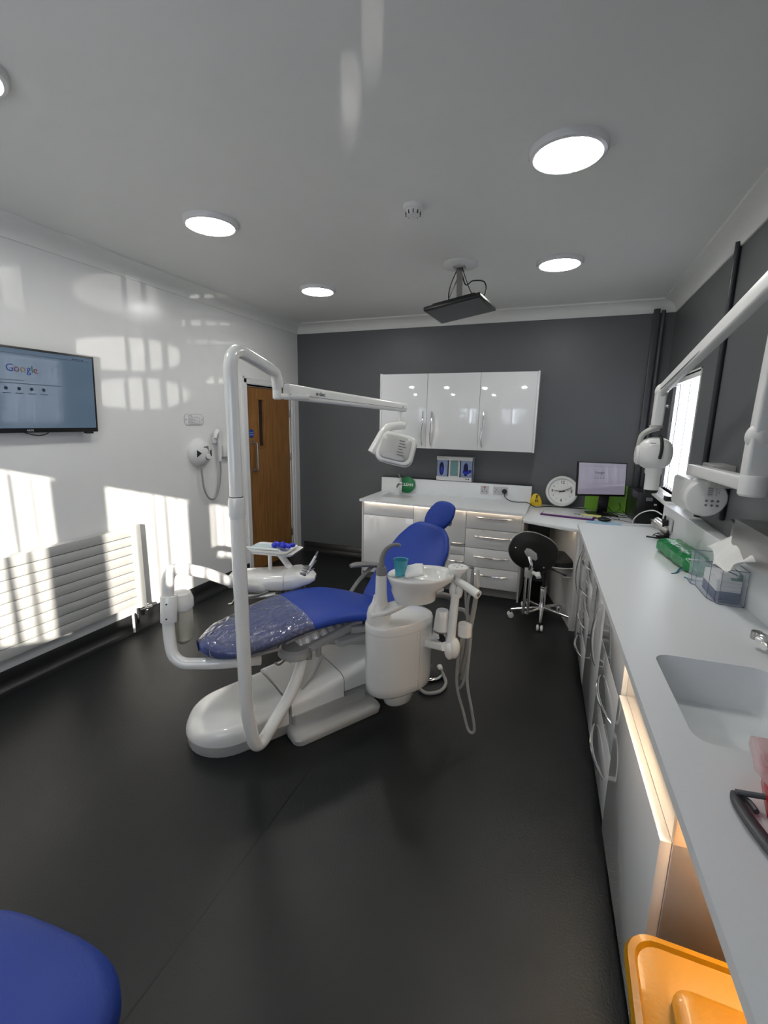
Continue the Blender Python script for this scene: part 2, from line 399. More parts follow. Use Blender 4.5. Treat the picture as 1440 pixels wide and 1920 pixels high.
mb = MB(); mb.box(XR-.006, XR+.05, WR0-.012, WR0, WRZ0, WRZ1+.012).box(XR-.006, XR+.05, WR0-.012, WR1+.012, WRZ1, WRZ1+.012)
build('reveal_trim', mb, M_trimw, wr)
# blinds
def blind(name, label, axis, a0, a1, z0, z1, d, ang, pitch, gaps=(), slat=.089, group='vertical blinds at the windows', n0=0):
    o = emp(name, ((a0+a1)/2, d, z0) if axis == 'x' else (d, (a0+a1)/2, z0), 0, label, 'blind', group)
    mb = MB()
    if axis == 'x': mb.box(a0, a1, d-.022, d+.022, z1-.035, z1)
    else: mb.box(d-.022, d+.022, a0, a1, z1-.035, z1)
    build('headrail', mb, M_trimw, o, bev=.003)
    k = 0; p = a0+pitch*.5
    while p < a1:
        skip = any(g0 <= p <= g1 for g0, g1 in gaps)
        if not skip:
            c = xyz(p, d, 0) if axis == 'x' else xyz(d, p, 0)
            an = ang + random.uniform(-4, 4)
            m2 = c @ RZ(an)
            q = MB(); n = 6; pts = [(-slat/2+slat*i/n, .006*math.sin(PI*i/n)) for i in range(n+1)]
            poly = pts + [(x, y-.0008) for x, y in pts[::-1]]
            q.prism(poly, z0+.03, z1-.045, m2)
            q.box(-slat/2+.004, slat/2-.004, -.002, .002, z0+.015, z0+.045, 0, m2)
            build('slat', q, M_blind, o)
            k += 1
        p += pitch
    mb = MB()
    e = [(a0+.03, z0+.02), (a1-.03, z0+.02)]
    P = [((x, d, z) if axis == 'x' else (d, x, z)) for x, z in e]
    build('bead_chain', mb.tube(P, .0018, 6), M_white, o)
    return o
SA = math.degrees(math.atan2(1.345, -1))  # plan direction of the sunlight
for (a, b), zb_, lb, g in zip(RW, RB, ('white vertical blind at the rear window nearest the radiator wall', 'white vertical blind at the middle rear window', 'white vertical blind at the rear window nearest the worktop wall'), ((), ((-.63, -.45),), ())):
    blind('vertical_blind', lb, 'x', a, b, zb_, RZ1-.01, YF-.012, SA+15, .089, gaps=g)
blind('vertical_blind', 'white vertical blind glowing at the side window behind the x-ray head', 'y', WR0+.01, WR1-.045, WRZ0, WRZ1-.01, XR+.02, 90-14, .078)

# pipes boxed in the back right corner and on the right wall
M_pipe = mat('slate_grey_pipe_paint', (.07, .075, .083), .35, bump=.03, var=.04)
def pipe(name, x0, x1, y0, y1, z0, z1, label):
    tag(build(name, MB().box(x0, x1, y0, y1, z0, z1), M_pipe, loc=((x0+x1)/2, (y0+y1)/2, z0), bev=.004), label, 'pipe cover')
struct('trim_7', MB().box(.655, .705, YB-.05, YB, .9, 2.735), M_pipe, bev=.004)
struct('trim_8', MB().cyl((.735, YB-.035, .9), (.735, YB-.035, 2.72), .016, seg=14), M_pipe)
struct('trim_9', MB().cyl((XR-.016, 3.38, .95), (XR-.016, 3.38, 2.73), .016, seg=14), mat('dark_grey_pipe_paint', (.03, .033, .04), .35, var=.04))

# ------------------------------------------------------------------ ceiling things
def ceiling_light(loc, label):
    o = emp('ceiling_light', loc, 0, label, 'ceiling light', 'round ceiling lights')
    f = MB().lathe([(.157, 0), (.157, -.012), (.150, -.024), (.138, -.028), (.132, -.026), (.132, -.004), (.0, -.004)], seg=64)
    build('light_frame', f, M_trimw, o, local=True)
    build('diffuser', MB().lathe([(.132, -.014), (.132, -.0265), (.10, -.030), (.05, -.032), (0, -.0325)], seg=64), M_lamp, o, local=True)
    return o
L0 = ceiling_light((-.091, 2.262, ZC), 'large-looking round ceiling light nearest the camera, on the right')
for p, lb in (((-2.02, 2.345, ZC), 'round ceiling light on the left above the television wall'), ((-2.11, 3.75, ZC), 'small-looking round ceiling light furthest away, near the grey wall'),
              ((-.14, 3.665, ZC), 'round ceiling light at the far right beyond the ceiling screen'), ((-1.945, 1.08, ZC), 'round ceiling light cut off at the left picture edge')):
    dup(L0, p, label=lb)
sd = emp('smoke_detector', (-.847, 2.53, ZC), 0, 'white smoke detector on the ceiling between the lights', 'smoke detector')
build('detector_base', MB().lathe([(.053, 0), (.053, -.012), (.048, -.018), (0, -.018)], seg=32), M_cornice, sd, local=True)
mb = MB().lathe([(.040, -.018), (.042, -.030), (.036, -.048), (.022, -.056), (0, -.057)], seg=32)
for i in range(10):
    a = 2*PI*i/10; mb.box(.034, .0415, -.0025, .0025, -.048, -.028, 1, RZ(36*i))
build('sensor_head', mb, [M_white, M_ink], sd, local=True)
# ceiling mounted patient screen
cm = emp('ceiling_screen', (-.81, 3.50, ZC), 0, 'black flat screen hanging from a ceiling pole above the dental chair', 'monitor')
build('ceiling_rose', MB().lathe([(.125, 0), (.125, -.012), (.11, -.02), (0, -.02)], (-.81, 3.50, ZC), 48), M_trimw, cm)
pc = Vector((-.755, 3.40, 2.50))
mb = MB(); mb.box(-.04, .04, -.03, .03, ZC-.03, ZC-.018, 0, xyz(-.81, 3.5, 0)); mb.loft([[Vector(c)+Vector(o) for o in ((-.02, -.01, 0), (.02, -.01, 0), (.02, .01, 0), (-.02, .01, 0))] for c in ((-.81, 3.50, ZC-.018), (-.765, 3.36, 2.485))])
build('drop_pole', mb, M_steel, cm)
# screen panel from its four corners (hangs almost flat, tilted down toward the chair)
def quad_panel(TL, TR, BL, th):
    TL, TR, BL = Vector(TL), Vector(TR), Vector(BL)
    u = (TR-TL); v = (BL-TL); v = v - u.normalized()*v.dot(u.normalized()); n = u.cross(v).normalized()
    c = TL+u/2+v/2
    return Matrix([[*u.normalized(), 0], [*(-v.normalized()), 0], [*(u.normalized().cross(-v.normalized())), 0], [0, 0, 0, 1]]).transposed(), u.length, v.length, c
wd, ht = .42, .27
F = xyz(-.754, 3.313, 2.45) @ RZ(-13.7) @ RY(-6) @ RX(171.3)
sgnz = 1
mb = MB(); mb.box(-wd/2, wd/2, -ht/2, ht/2, -.028, 0, 0, F); mb.box(-wd/2+.05, wd/2-.05, -ht/2+.03, ht/2-.03, -.05, -.028, 0, F)
build('screen_case', mb, M_black, cm, bev=.006)
build('screen', MB().box(-wd/2+.014, wd/2-.014, -ht/2+.014, ht/2-.014, 0, .0015*sgnz, 0, F), M_screenoff, cm, sm=False)
build('cable', MB().tube([(-.80, 3.49, ZC-.03), (-.755, 3.47, 2.66), (-.70, 3.45, 2.675), (-.62, 3.44, 2.66), (-.60, 3.43, 2.60), (-.62, 3.40, 2.53), (-.64, 3.37, 2.49)], .0045, 8, 6), M_black, cm)
build('cable', MB().tube([(-.82, 3.49, ZC-.03), (-.86, 3.46, 2.66), (-.86, 3.42, 2.56), (-.80, 3.38, 2.48)], .004, 8, 6), M_black, cm)
build('cable', MB().tube([(-.80, 3.5, ZC-.03), (-.84, 3.42, 2.60), (-.89, 3.34, 2.46)], .003, 8, 6), M_black, cm)
build('cable', MB().tube([(-.79, 3.5, ZC-.03), (-.72, 3.46, 2.62), (-.66, 3.41, 2.54), (-.645, 3.38, 2.50)], .003, 8, 6), M_black, cm)

# ------------------------------------------------------------------ left wall things
# television: slightly tilted, right edge at y 2.33
tv = emp('television', (XL, 1.89, 1.6), 0, 'black wall-mounted television showing a search page', 'television')
mb = MB()
T = xyz(XL+.085, 1.855, 1.84) @ RY(3)
def tvbox(mb, y0, y1, z0, z1, x0, x1, mi=0): mb.box(x0, x1, y0, y1, z0, z1, mi, T)
tvbox(mb, -.445, .445, -.25, .25, -.035, 0)
build('tv_case', mb, M_black, tv, bev=.004)
build('screen', MB().box(0, .0012, -.430, .430, -.222, .236, 0, T), M_tv, tv, sm=False)
G = T @ xyz(.0018, -.10, .125) @ RZ(90) @ RX(90)
mb = MB(); xx = 0.
for ch, mi in (('G', 0), ('o', 1), ('o', 2), ('g', 0), ('l', 3), ('e', 1)):
    n0 = len(mb.bm.verts); mb.text(ch, .062, G, mi, align='LEFT'); vs = list(mb.bm.verts)[n0:]
    ys = [v.co.y for v in vs]; lo, hi = min(ys), max(ys)
    for v in vs: v.co += Vector((0, xx-lo-.105+G.translation.y, 0)) if False else Vector((0, xx-lo+G.translation.y, 0))
    xx += hi-lo+.004
tvt = build('search_logo', mb, [M_tvink['blue'], M_tvink['red'], M_tvink['yellow'], M_tvink['green']], tv, sm=False)
mb = MB()
for i in range(4): mb.lathe([(.010, 0), (.010, .0006), (0, .0006)], seg=16, mtx=G @ xyz(-.01+i*.07, -.115, 0)); mb.box(-.022, .022, -.002, .002, 0, .0006, 0, G @ xyz(-.01+i*.07, -.142, 0))
mb.box(-.06, .09, -.0015, .0015, 0, .0006, 0, G @ xyz(.0, -.067, 0)).box(-.1, .26, -.0015, .0015, 0, .0005, 0, G @ xyz(.05, -.085, 0)).box(-.4, .40, -.001, .001, 0, .0006, 0, G @ xyz(.1, .085, 0))
for i in range(4): mb.box(-.006, .006, -.003, .003, 0, .0006, 0, G @ xyz(.40+i*.02, .093, 0))
build('page_icons', mb, M_tvink['grey'], tv, sm=False)
build('maker_name', MB().text('AKAI', .018, T @ xyz(.0005, .0, -.236) @ RZ(90) @ RX(90)), mat('silver_lettering', (.6, .6, .6), .4, bump=.01), tv, sm=False)
build('infrared_foot', MB().box(-.03, 0, .36, .41, -.262, -.25, 0, T), M_black, tv, bev=.002)
build('wall_bracket', MB().box(XL, XL+.05, 1.7, 2.0, 1.7, 1.95), M_black, tv)
build('cable', MB().tube([(XL+.03, 1.82, 1.60), (XL+.035, 1.86, 1.585), (XL+.03, 1.90, 1.575), (XL+.02, 1.94, 1.57), (XL+.02, 1.99, 1.585), (XL+.03, 2.01, 1.62)], .003, 8, 5), M_black, tv)
# plaque
pq = emp('wall_notice', (XL, 3.283, 1.68), 0, 'small clear oval-ended notice screwed to the white wall', 'sign')
mb = MB(); pts = []
for sx_, a0 in ((.09, -90), (-.09, 90)):
    for i in range(9): a = R(a0+180*i/8); pts.append((sx_+.028*math.cos(a), .048*math.sin(a)))
Q = xyz(XL, 3.283, 1.68) @ RZ(90) @ RX(90)
build('plate', mb.prism(pts, 0, .004, Q), M_trimw, pq, bev=.001)
mb = MB()
def outline(mb, pts, w, z, Qm, mi=0):
    n = len(pts)
    for i in range(n):
        a, b = Vector((*pts[i], 0)), Vector((*pts[(i+1) % n], 0)); d = (b-a)
        if d.length < 1e-6: continue
        nn = Vector((-d.y, d.x, 0)).normalized()*w
        vs = [mb.bm.verts.new(Qm @ (p+Vector((0, 0, z)))) for p in (a-nn, b-nn, b+nn, a+nn)]; mb._f(vs, mi)
outline(mb, pts, .0012, .0046, Q); outline(mb, [(-.07, -.042), (.065, -.042), (.065, .015), (-.07, .015)], .001, .0046, Q)
for i in range(6): mb.box(-.065, -.065+(.05+.03*((i*7) % 3)), -.0012, .0012, .0042, .0046, 0, Q @ xyz(0, .008-i*.008, 0))
mb.box(-.07, -.02, -.002, .002, .0042, .0046, 0, Q @ xyz(0, .032, 0)).box(-.07, .05, -.0008, .0008, .0042, .0046, 0, Q @ xyz(0, .024, 0))
build('printing', mb, M_greyink, pq, sm=False)
for yy in (-.098, .098): build('screw', MB().lathe([(.005, .004), (.005, .006), (0, .0065)], seg=12, mtx=Q @ xyz(yy, 0, 0)), M_greyink, pq)
# round x-ray control with handset
xc = emp('exposure_control', (XL, 3.31, 1.385), 0, 'round white wall control unit with dial, black arrows and grey hose', 'wall control')
Q = xyz(XL, 3.31, 1.385) @ RZ(90) @ RX(90)
build('housing', MB().lathe([(.135, 0), (.135, .012), (.128, .035), (.105, .06), (.07, .078), (.03, .085), (0, .086)], seg=48, mtx=Q, sy=.94), M_white, xc)
def surf(x, y): r = min(1, math.hypot(x, y/.94)/.135); return .086*math.sqrt(max(0, 1-r**2.4))
build('display', MB().prism([(-.015, .055), (.045, .06), (.05, .015), (.0, .012)], .072, .082, Q), M_greyink, xc)
mb = MB(); mb.prism([(-.018, .030), (-.020, -.034), (.024, 0)], -.004, .004, Q @ xyz(-.070, -.003, .0775) @ RY(-19)); mb.prism([(.010, .028), (.012, -.034), (-.018, -.002)], -.004, .005, Q @ xyz(.082, -.004, .0725) @ RY(22))
build('arrow_key', mb, M_ink, xc, bev=.001)
build('dial', MB().lathe([(.028, .07), (.028, .088), (.024, .093), (0, .094)], seg=32, mtx=Q @ xyz(.035, -.035, 0)), M_white, xc)
mb = MB(); secs = []
for i in range(33):
    a = 2*PI*i/32; secs.append([Q @ Vector((.035+(.031+.004*math.cos(b))*math.cos(a), -.035+(.031+.004*math.cos(b))*math.sin(a), .082+.004*math.sin(b))) for b in (0, PI/2, PI, 3*PI/2)])
build('dial_ring', mb.loft(secs, False), M_ink, xc)
mb = MB()
for i in range(7):
    a = R(40+100*i/6); mb.box(-.003, .003, -.006, .006, .075, .082, 0, Q @ xyz(.035+.052*math.cos(a), -.035+.052*math.sin(a), 0) @ RZ(math.degrees(a)-90))
build('dial_marks', mb, M_ink, xc)
build('hose', MB().tube([(XL+.04, 3.30, 1.28), (XL+.04, 3.30, 1.18), (XL+.035, 3.32, 1.05), (XL+.03, 3.37, .96), (XL+.028, 3.43, .93), (XL+.028, 3.49, .96), (XL+.028, 3.535, 1.06), (XL+.028, 3.56, 1.18), (XL+.03, 3.56, 1.30)], .0085, 10, 6), M_hose, xc)
mb = MB().rtube([(XL+.045, 3.545, 1.30), (XL+.05, 3.54, 1.52), (XL+.045, 3.51, 1.585), (XL+.05, 3.46, 1.55)], [.019]*1+[.02]*20, .03) if False else MB().tube([(XL+.04, 3.552, 1.29), (XL+.045, 3.55, 1.42), (XL+.05, 3.545, 1.52), (XL+.05, 3.52, 1.57), (XL+.055, 3.49, 1.55), (XL+.06, 3.475, 1.51)], [.014, .021, .024, .026, .022, .017], 14, 5)
build('handset', mb, M_white, xc)
build('handset_cradle', MB().box(XL, XL+.03, 3.49, 3.58, 1.46, 1.52), M_white, xc, bev=.008)
sp = emp('fused_spur', (XL, 3.66, 1.385), 0, 'small white switch box beside the wall control unit', 'switch')
build('back_box', MB().box(XL, XL+.045, 3.60, 3.735, 1.325, 1.435), M_white, sp, bev=.006)
build('switch_key', MB().cyl((XL+.045, 3.70, 1.395), (XL+.06, 3.70, 1.395), .012).cyl((XL+.06, 3.70, 1.395), (XL+.064, 3.70, 1.395), .006), M_ink, sp)
# radiator
ra = emp('radiator', (XL, 1.7, .2), 0, 'white horizontal slatted radiator on the white wall in window light', 'radiator')
nz = 9; za, zb = .235, .862; hh = (zb-za)/nz
for i in range(nz):
    z0 = za+i*hh
    build('panel', MB().box(XL+.055, XL+.088, .55, 2.47, z0+.0025, z0+hh-.0025), M_rad, ra, bev=.0015)
build('end_post', MB().box(XL+.035, XL+.10, 2.475, 2.545, .20, .875), M_rad, ra, bev=.006)
mb = MB(); mb.box(XL+.03, XL+.055, .6, 2.45, .24, .86); mb.box(XL, XL+.04, .8, .84, .3, .8).box(XL, XL+.04, 2.2, 2.24, .3, .8)
build('rear_panel', mb, M_rad, ra)
mb = MB().cyl((XL+.085, 2.47, .20), (XL+.085, 2.47, .12), .011).cyl((XL+.085, 2.47, .185), (XL+.085, 2.55, .175), .013).cyl((XL+.085, 2.55, .175), (XL+.085, 2.59, .17), .018).cyl((XL+.085, 2.47, .21), (XL+.085, 2.47, .155), .017)
build('valve', mb, M_chrome, ra)
build('valve', MB().cyl((XL+.06, 2.51, .20), (XL+.06, 2.51, .165), .016).cyl((XL+.06, 2.51, .175), (XL+.06, 2.585, .19), .012), M_chrome, ra)
build('pipe_tail', MB().cyl((XL+.085, 2.42, .19), (XL+.085, 2.42, .02), .009), M_trimw, ra)

# ------------------------------------------------------------------ back wall furniture
def bow_handle(L=.35, out=.032, r=.0055, wave=0.):
    """bow handle along local x, feet at z=0, bowed out along +z"""
    mb = MB(); n = 18; pts = []
    for i in range(n+1):
        t = i/n; pts.append((-L/2+L*t, wave*math.sin(2*PI*t), .004+out*math.sin(PI*t)**.8))
    rr = [r*(.6+.75*math.sin(PI*i/n)) for i in range(n+1)]
    mb.tube(pts, rr, 10)
    return mb
XS = [-1.915, -1.362, -.825, -.302]
# wall cabinets
YU = 4.70
wl = [('left wall cabinet of three, white gloss, handle on its right edge', .0), ('middle wall cabinet of three, white gloss, handle on its left edge', 0), ('right wall cabinet of three, white gloss, beside the bare grey wall', 0)]
UX = [-1.885, -1.362, -.820, -.270]
hx = [-1.402, -1.308, -.776]
for i in range(3):
    x0, x1 = UX[i], UX[i+1]
    o = emp('wall_cabinet', ((x0+x1)/2, YU, 1.42), 0, wl[i][0], 'cabinet', 'white wall cabinets')
    mb = MB(); mb.box(x0+.001, x1-.001, YU+.003, YB-.001, 1.422, 2.178)
    build('cabinet_body', mb, M_panel, o, bev=.001)
    a = x0+(.018 if i == 0 else .0015); b = x1-(.018 if i == 2 else .0015)
    build('cabinet_door', MB().box(a, b, YU-.018, YU, 1.42, 2.18), M_gloss, o, bev=.0015)
    if i == 0: build('end_panel', MB().box(x0-.002, x0+.016, YU-.020, YB-.001, 1.415, 2.185), M_gloss, o, bev=.001)
    if i == 2: build('end_panel', MB().box(x1-.016, x1+.002, YU-.020, YB-.001, 1.415, 2.185), M_gloss, o, bev=.001)
    mb = bow_handle(.35, .030, .0062, .006)
    T2 = xyz(hx[i], YU-.018, 1.627) @ RX(90) @ RZ(90)
    for v in mb.bm.verts: v.co = T2 @ v.co
    build('bow_handle', mb, M_chrome, o)
# base cabinets
YD = 4.35
fr = [[(.10, .725, None), (.730, .858, None)],
      [(.10, .405, (-.905, .345, .16)), (.410, .492, None), (.497, .858, (-.905, .53, .16))],
      [(.105, .305, (-.56, .235, .34)), (.310, .495, (-.56, .415, .34)), (.500, .685, (-.56, .615, .34)), (.692, .858, (-.56, .805, .34))]]
lb = ['left base cabinet under the small basin, white, without handles', 'middle base cabinet half hidden behind the blue headrest', 'right base cabinet with four chrome-handled white drawers']
for i in range(3):
    x0, x1 = XS[i], XS[i+1]
    o = emp('base_cabinet', ((x0+x1)/2, YD, 0), 0, lb[i], 'cabinet', 'white base cabinets on the grey wall')
    build('cabinet_body', MB().box(x0, x1, YD+.002, YB-.002, .10, .86), M_panel, o, bev=.001)
    build('plinth', MB().box(x0, x1, YD+.06, YD+.078, 0, .10), mat('grey_plinth_laminate', (.27, .275, .28), .3, var=.02), o)
    if i == 0: build('end_panel', MB().box(x0-.018, x0-.001, YD-.020, YB-.002, 0, .862), M_panel, o, bev=.001)
    if i == 2: build('end_panel', MB().box(x1+.001, x1+.018, YD-.020, YB-.002, 0, .862), M_panel, o, bev=.001)
    for j, (z0, z1, h) in enumerate(fr[i]):
        big = z1-z0 > .25
        f = build('cabinet_door' if big else 'drawer', MB().box(x0+.002, x1-.002, YD-.018, YD, z0, z1), M_gloss, o, bev=.0015)
        if h:
            mb = bow_handle(h[2], .026, .0058, .0); T2 = xyz(h[0], YD-.018, h[1]) @ RX(90)
            for v in mb.bm.verts: v.co = T2 @ v.co
            build('bow_handle', mb, M_chrome, f)
def arc_corner(px, py, sx, sy, r, n=6):
    """rounded corner points of a rectangle corner at px,py; interior lies toward (sx,sy)"""
    cx, cy = px+sx*r, py+sy*r
    return [(cx-sx*r*math.cos(PI/2*i/n), cy-sy*r*math.sin(PI/2*i/n)) for i in range(n+1)]
def top_with_sink(mb, outer, hole, z0, z1, r):
    """outer, hole: four corners each in the same order far-left, far-right, near-right, near-left"""
    for i in range(4):
        j = (i+1) % 4
        mb.prism([outer[i], outer[j], hole[j], hole[i]], z0, z1)
    ring = []
    n = 6
    for i in range(4):
        p, a, b = Vector((*hole[i], 0)), Vector((*hole[i-1], 0)), Vector((*hole[(i+1) % 4], 0))
        e1, e2 = (a-p).normalized(), (b-p).normalized()
        s, e = p+e1*r, p+e2*r; c = s+e-p
        arc = []
        for k in range(n+1):
            t = PI/2*k/n; arc.append(c + (s-c)*math.cos(t)+(e-c)*math.sin(t))
        ring += arc
        mb.prism([(p.x, p.y)]+[(q.x, q.y) for q in arc], z0, z1)
    return ring
def basin(mb, ring, z, depth, taper=.12):
    c = sum(ring, Vector())/len(ring)
    secs = []
    for f, dz in ((1.0, 0), (1.0-taper*.15, -depth*.45), (1.0-taper*.5, -depth*.85), (1.0-taper, -depth*.97), (1.0-taper*1.8, -depth)):
        secs.append([(c+(p-c)*f).xy.to_3d()+Vector((0, 0, z+dz)) for p in ring])
    rs = [[mb.bm.verts.new(p) for p in s] for s in secs]; n = len(ring)
    for a, b in zip(rs, rs[1:]):
        for i in range(n): mb._f([a[i], a[(i+1) % n], b[(i+1) % n], b[i]])
    mb._f(rs[-1])
    return c
wt = emp('worktop', (-1.1, 4.7, .866), 0, 'white worktop with small basin along the grey back wall', 'worktop')
mb = MB()
outer = [(-1.955, YB), (-.275, YB), (-.275, 4.245), (-1.955, 4.315)]
ring = top_with_sink(mb, outer, [(-1.83, 4.93), (-1.50, 4.93), (-1.50, 4.55), (-1.83, 4.56)], .866, .89, .06)
build('worktop_slab', mb, M_corian, wt, sm=False)
mb = MB(); cc = basin(mb, ring, .889, .13)
build('basin', mb, M_corian, wt)
build('waste', MB().lathe([(.02, .761), (.02, .764), (0, .764)], (cc.x, cc.y, 0), 20), M_chrome, wt)
mb = MB(); mb.box(-1.955, -.275, YB-.11, YB, .89, 1.055)
build('upstand', mb, M_corian, wt, bev=.003)
struct('trim_10', MB().box(-1.955, -.275, YB-.10, YB-.0, 1.056, 1.060), M_pipe)
led = build('led_strip', MB().box(-1.90, -.30, 4.322, 4.330, .861, .8655), M_led, wt, sm=False)
# tap on the small basin
tp = emp('basin_tap', (-1.70, 4.90, .89), 0, 'small chrome tap on the back worktop in front of the green disc', 'tap')
mb = MB().cyl((-1.70, 4.90, .89), (-1.70, 4.90, .90), .022).cyl((-1.70, 4.90, .90), (-1.70, 4.90, 1.02), .016).rtube([(-1.70, 4.90, .99), (-1.70, 4.80, 1.00), (-1.70, 4.76, .97)], .011, .02)
build('tap_body', mb, M_chrome, tp)
build('lever', MB().tube([(-1.70, 4.905, 1.02), (-1.71, 4.92, 1.05), (-1.745, 4.935, 1.10)], [.012, .009, .006], 10), M_chrome, tp)
gd = emp('green_sign_disc', (-1.64, 4.92, .892), 0, 'round green CLEAN disc sign leaning behind the basin tap', 'sign')
GT = xyz(-1.63, 4.92, .987) @ RX(80)
build('disc', MB().lathe([(.093, 0), (.093, .004), (.09, .006), (0, .006)], seg=48, mtx=GT), M_signg, gd)
build('lettering', MB().text('CLEAN', .045, GT @ xyz(0, 0, .0065), bold=True), M_white, gd, sm=False)
# glove dispenser
gv = emp('glove_dispenser', (-1.10, YB-.01, 1.065), 0, 'white steel rack holding glove and mask boxes above the worktop', 'dispenser')
gx0, gx1, gy = -1.30, -.905, 4.94
mb = MB(); mb.box(gx0, gx1, gy, gy+.006, 1.068, 1.105).box(gx0, gx1, gy, gy+.006, 1.285, 1.325).box(gx0, gx1, gy, YB-.002, 1.062, 1.068).box(gx0, gx1, gy, YB-.002, 1.319, 1.325)
mb.box(gx0, gx1, YB-.008, YB-.002, 1.062, 1.325)
build('rack', mb, M_white, gv, bev=.001)
build('rack_screws', MB().cyl((-.965, gy-.003, 1.088), (-.965, gy, 1.088), .007).cyl((-.94, gy-.003, 1.086), (-.94, gy, 1.086), .007), M_ink, gv)
M_gbox = mat('printed_blue_card', (.28, .36, .55), .5, var=.45, vscale=70)
def oval(cx, cz, rx, rz, n=28): return [(cx+rx*math.cos(2*PI*i/n), cz+rz*sgn(math.sin(2*PI*i/n), .75)) for i in range(n)]
XZ = lambda y: xyz(0, y, 0) @ RX(90)
for bx0, bx1, ox, ll in ((-1.296, -1.180, -1.245, 'left blue nitrile glove box in the wall rack'), (-1.03, -.91, -.975, 'right blue glove box with a glove hanging out of its slot')):
    g = emp('glove_box', ((bx0+bx1)/2, gy+.05, 1.07), 0, ll, 'glove box', 'glove boxes in the rack')
    build('carton', MB().box(bx0, bx1, gy+.010, YB-.012, 1.069, 1.317), M_gbox, g, bev=.002)
    s = build('slot', MB().prism(oval(ox, -0, .026, .072), 0, .002, xyz(0, gy+.010, 1.19) @ RX(90)), mat('dark_blue_slot', (.004, .006, .07), .6, var=.1), g)
    mb = MB()
    if ox > -1.1:
        for k in range(5): mb.ell((ox-.018+.016*k, gy+.002, 1.165-.012*math.sin(k)), (.016, .012, .018), 12, 8)
    else: mb.ell((ox+.003, gy+.010, 1.175), (.016, .006, .045), 14, 10)
    build('glove', mb, M_glove, g)
mk = emp('mask_box', (-1.10, gy+.05, 1.07), 0, 'white box of pale green face masks between the glove boxes', 'mask box')
mb = MB(); mb.box(-1.165, -1.045, gy+.02, YB-.012, 1.072, 1.30); mb.box(-1.165, -1.150, gy+.012, gy+.02, 1.08, 1.30).box(-1.06, -1.045, gy+.012, gy+.02, 1.08, 1.30).box(-1.165, -1.045, gy+.004, gy+.02, 1.075, 1.115)
build('carton', mb, M_white, mk, bev=.001)
build('masks', MB().box(-1.148, -1.062, gy+.014, gy+.021, 1.115, 1.30), mat('pale_green_mask_fabric', (.20, .35, .35), .8, bump=.5, bscale=50, var=.15), mk, sm=False)
# sockets
def socket(name, x0, x1, z0, z1, label, rocker=None):
    o = emp(name, ((x0+x1)/2, YB-.11, (z0+z1)/2), 0, label, 'socket', 'sockets on the back upstand')
    y = YB-.11
    build('face_plate', MB().box(x0, x1, y-.010, y, z0, z1), mat('pale_grey_socket', (.50, .50, .51), .3, var=.02), o, bev=.002)
    return o
so = socket('wall_socket', -.80, -.715, .945, 1.03, 'square single socket with a red neon, left of the double socket')
mb = MB()
for x, z in ((-.757, .995), (-.778, .972), (-.736, .972)): mb.box(x-.004, x+.004, YB-.1215, YB-.119, z-.005, z+.005)
build('pin_slots', mb, M_ink, so); build('neon', MB().box(-.77, -.745, YB-.1225, YB-.119, 1.013, 1.022), M_red, so)
so = socket('wall_socket', -.665, -.515, .945, 1.03, 'double wall socket with the black plug in it')
mb = MB()
for x, z in ((-.63, .998), (-.645, .975), (-.612, .975), (-.64, 1.012), (-.58, .998)): mb.box(x-.003, x+.003, YB-.1215, YB-.119, z-.004, z+.004)
build('pin_slots', mb, M_ink, so)
pg = emp('mains_plug', (-.545, YB-.125, .985), 0, 'black plug in the double socket trailing a lead along the worktop', 'plug')
build('plug_body', MB().ell((-.545, YB-.145, .988), (.027, .022, .026), 18, 12), M_black, pg)
build('lead', MB().tube([(-.545, YB-.145, .97), (-.535, YB-.15, .93), (-.48, YB-.17, .898), (-.40, 4.84, .896), (-.30, 4.85, .897), (-.22, 4.80, .868), (-.1, 4.90, .866), (.1, 4.92, .865), (.28, 4.93, .866)], .0042, 8, 6), M_black, pg)

# ------------------------------------------------------------------ corner desk
dk = emp('corner_desk', (.2, 4.5, 0), 0, 'white corner desk top between the back and side worktops', 'desk')
build('desk_top', MB().prism([(-.28, YB), (-.28, 4.14), (.165, 3.935), (XR, 4.05), (XR, YB)], .832, .86), M_corian, dk, bev=.002)
build('side_panel', MB().prism([(.165, 3.945), (.183, 3.945), (-.04, 4.85), (-.06, 4.85)], 0, .832), M_panel, dk)
build('led_strip', MB().prism([(-.27, 4.18), (.15, 3.985), (.15, 3.993), (-.27, 4.188)], .826, .8315), M_led, dk, sm=False)
yc = emp('alarm_case', (-.225, 4.93, .86), 0, 'small rounded yellow case with black symbol left of the clock', 'case')
mb = MB(); mb.prism([(-.06, 0), (.065, 0), (.06, .05), (.035, .105), (.0, .13), (-.03, .12), (-.055, .06)], -.025, .025, xyz(-.225, 4.93, .86) @ RX(90))
build('case_body', mb, M_yellow2, yc, bev=.01)
mb = MB(); mb.text('E', .05, xyz(-.215, 4.902, .955) @ RX(90), bold=True).text('EE', .035, xyz(-.215, 4.902, .915) @ RX(90), bold=True)
build('symbol', mb, M_ink, yc, sm=False)
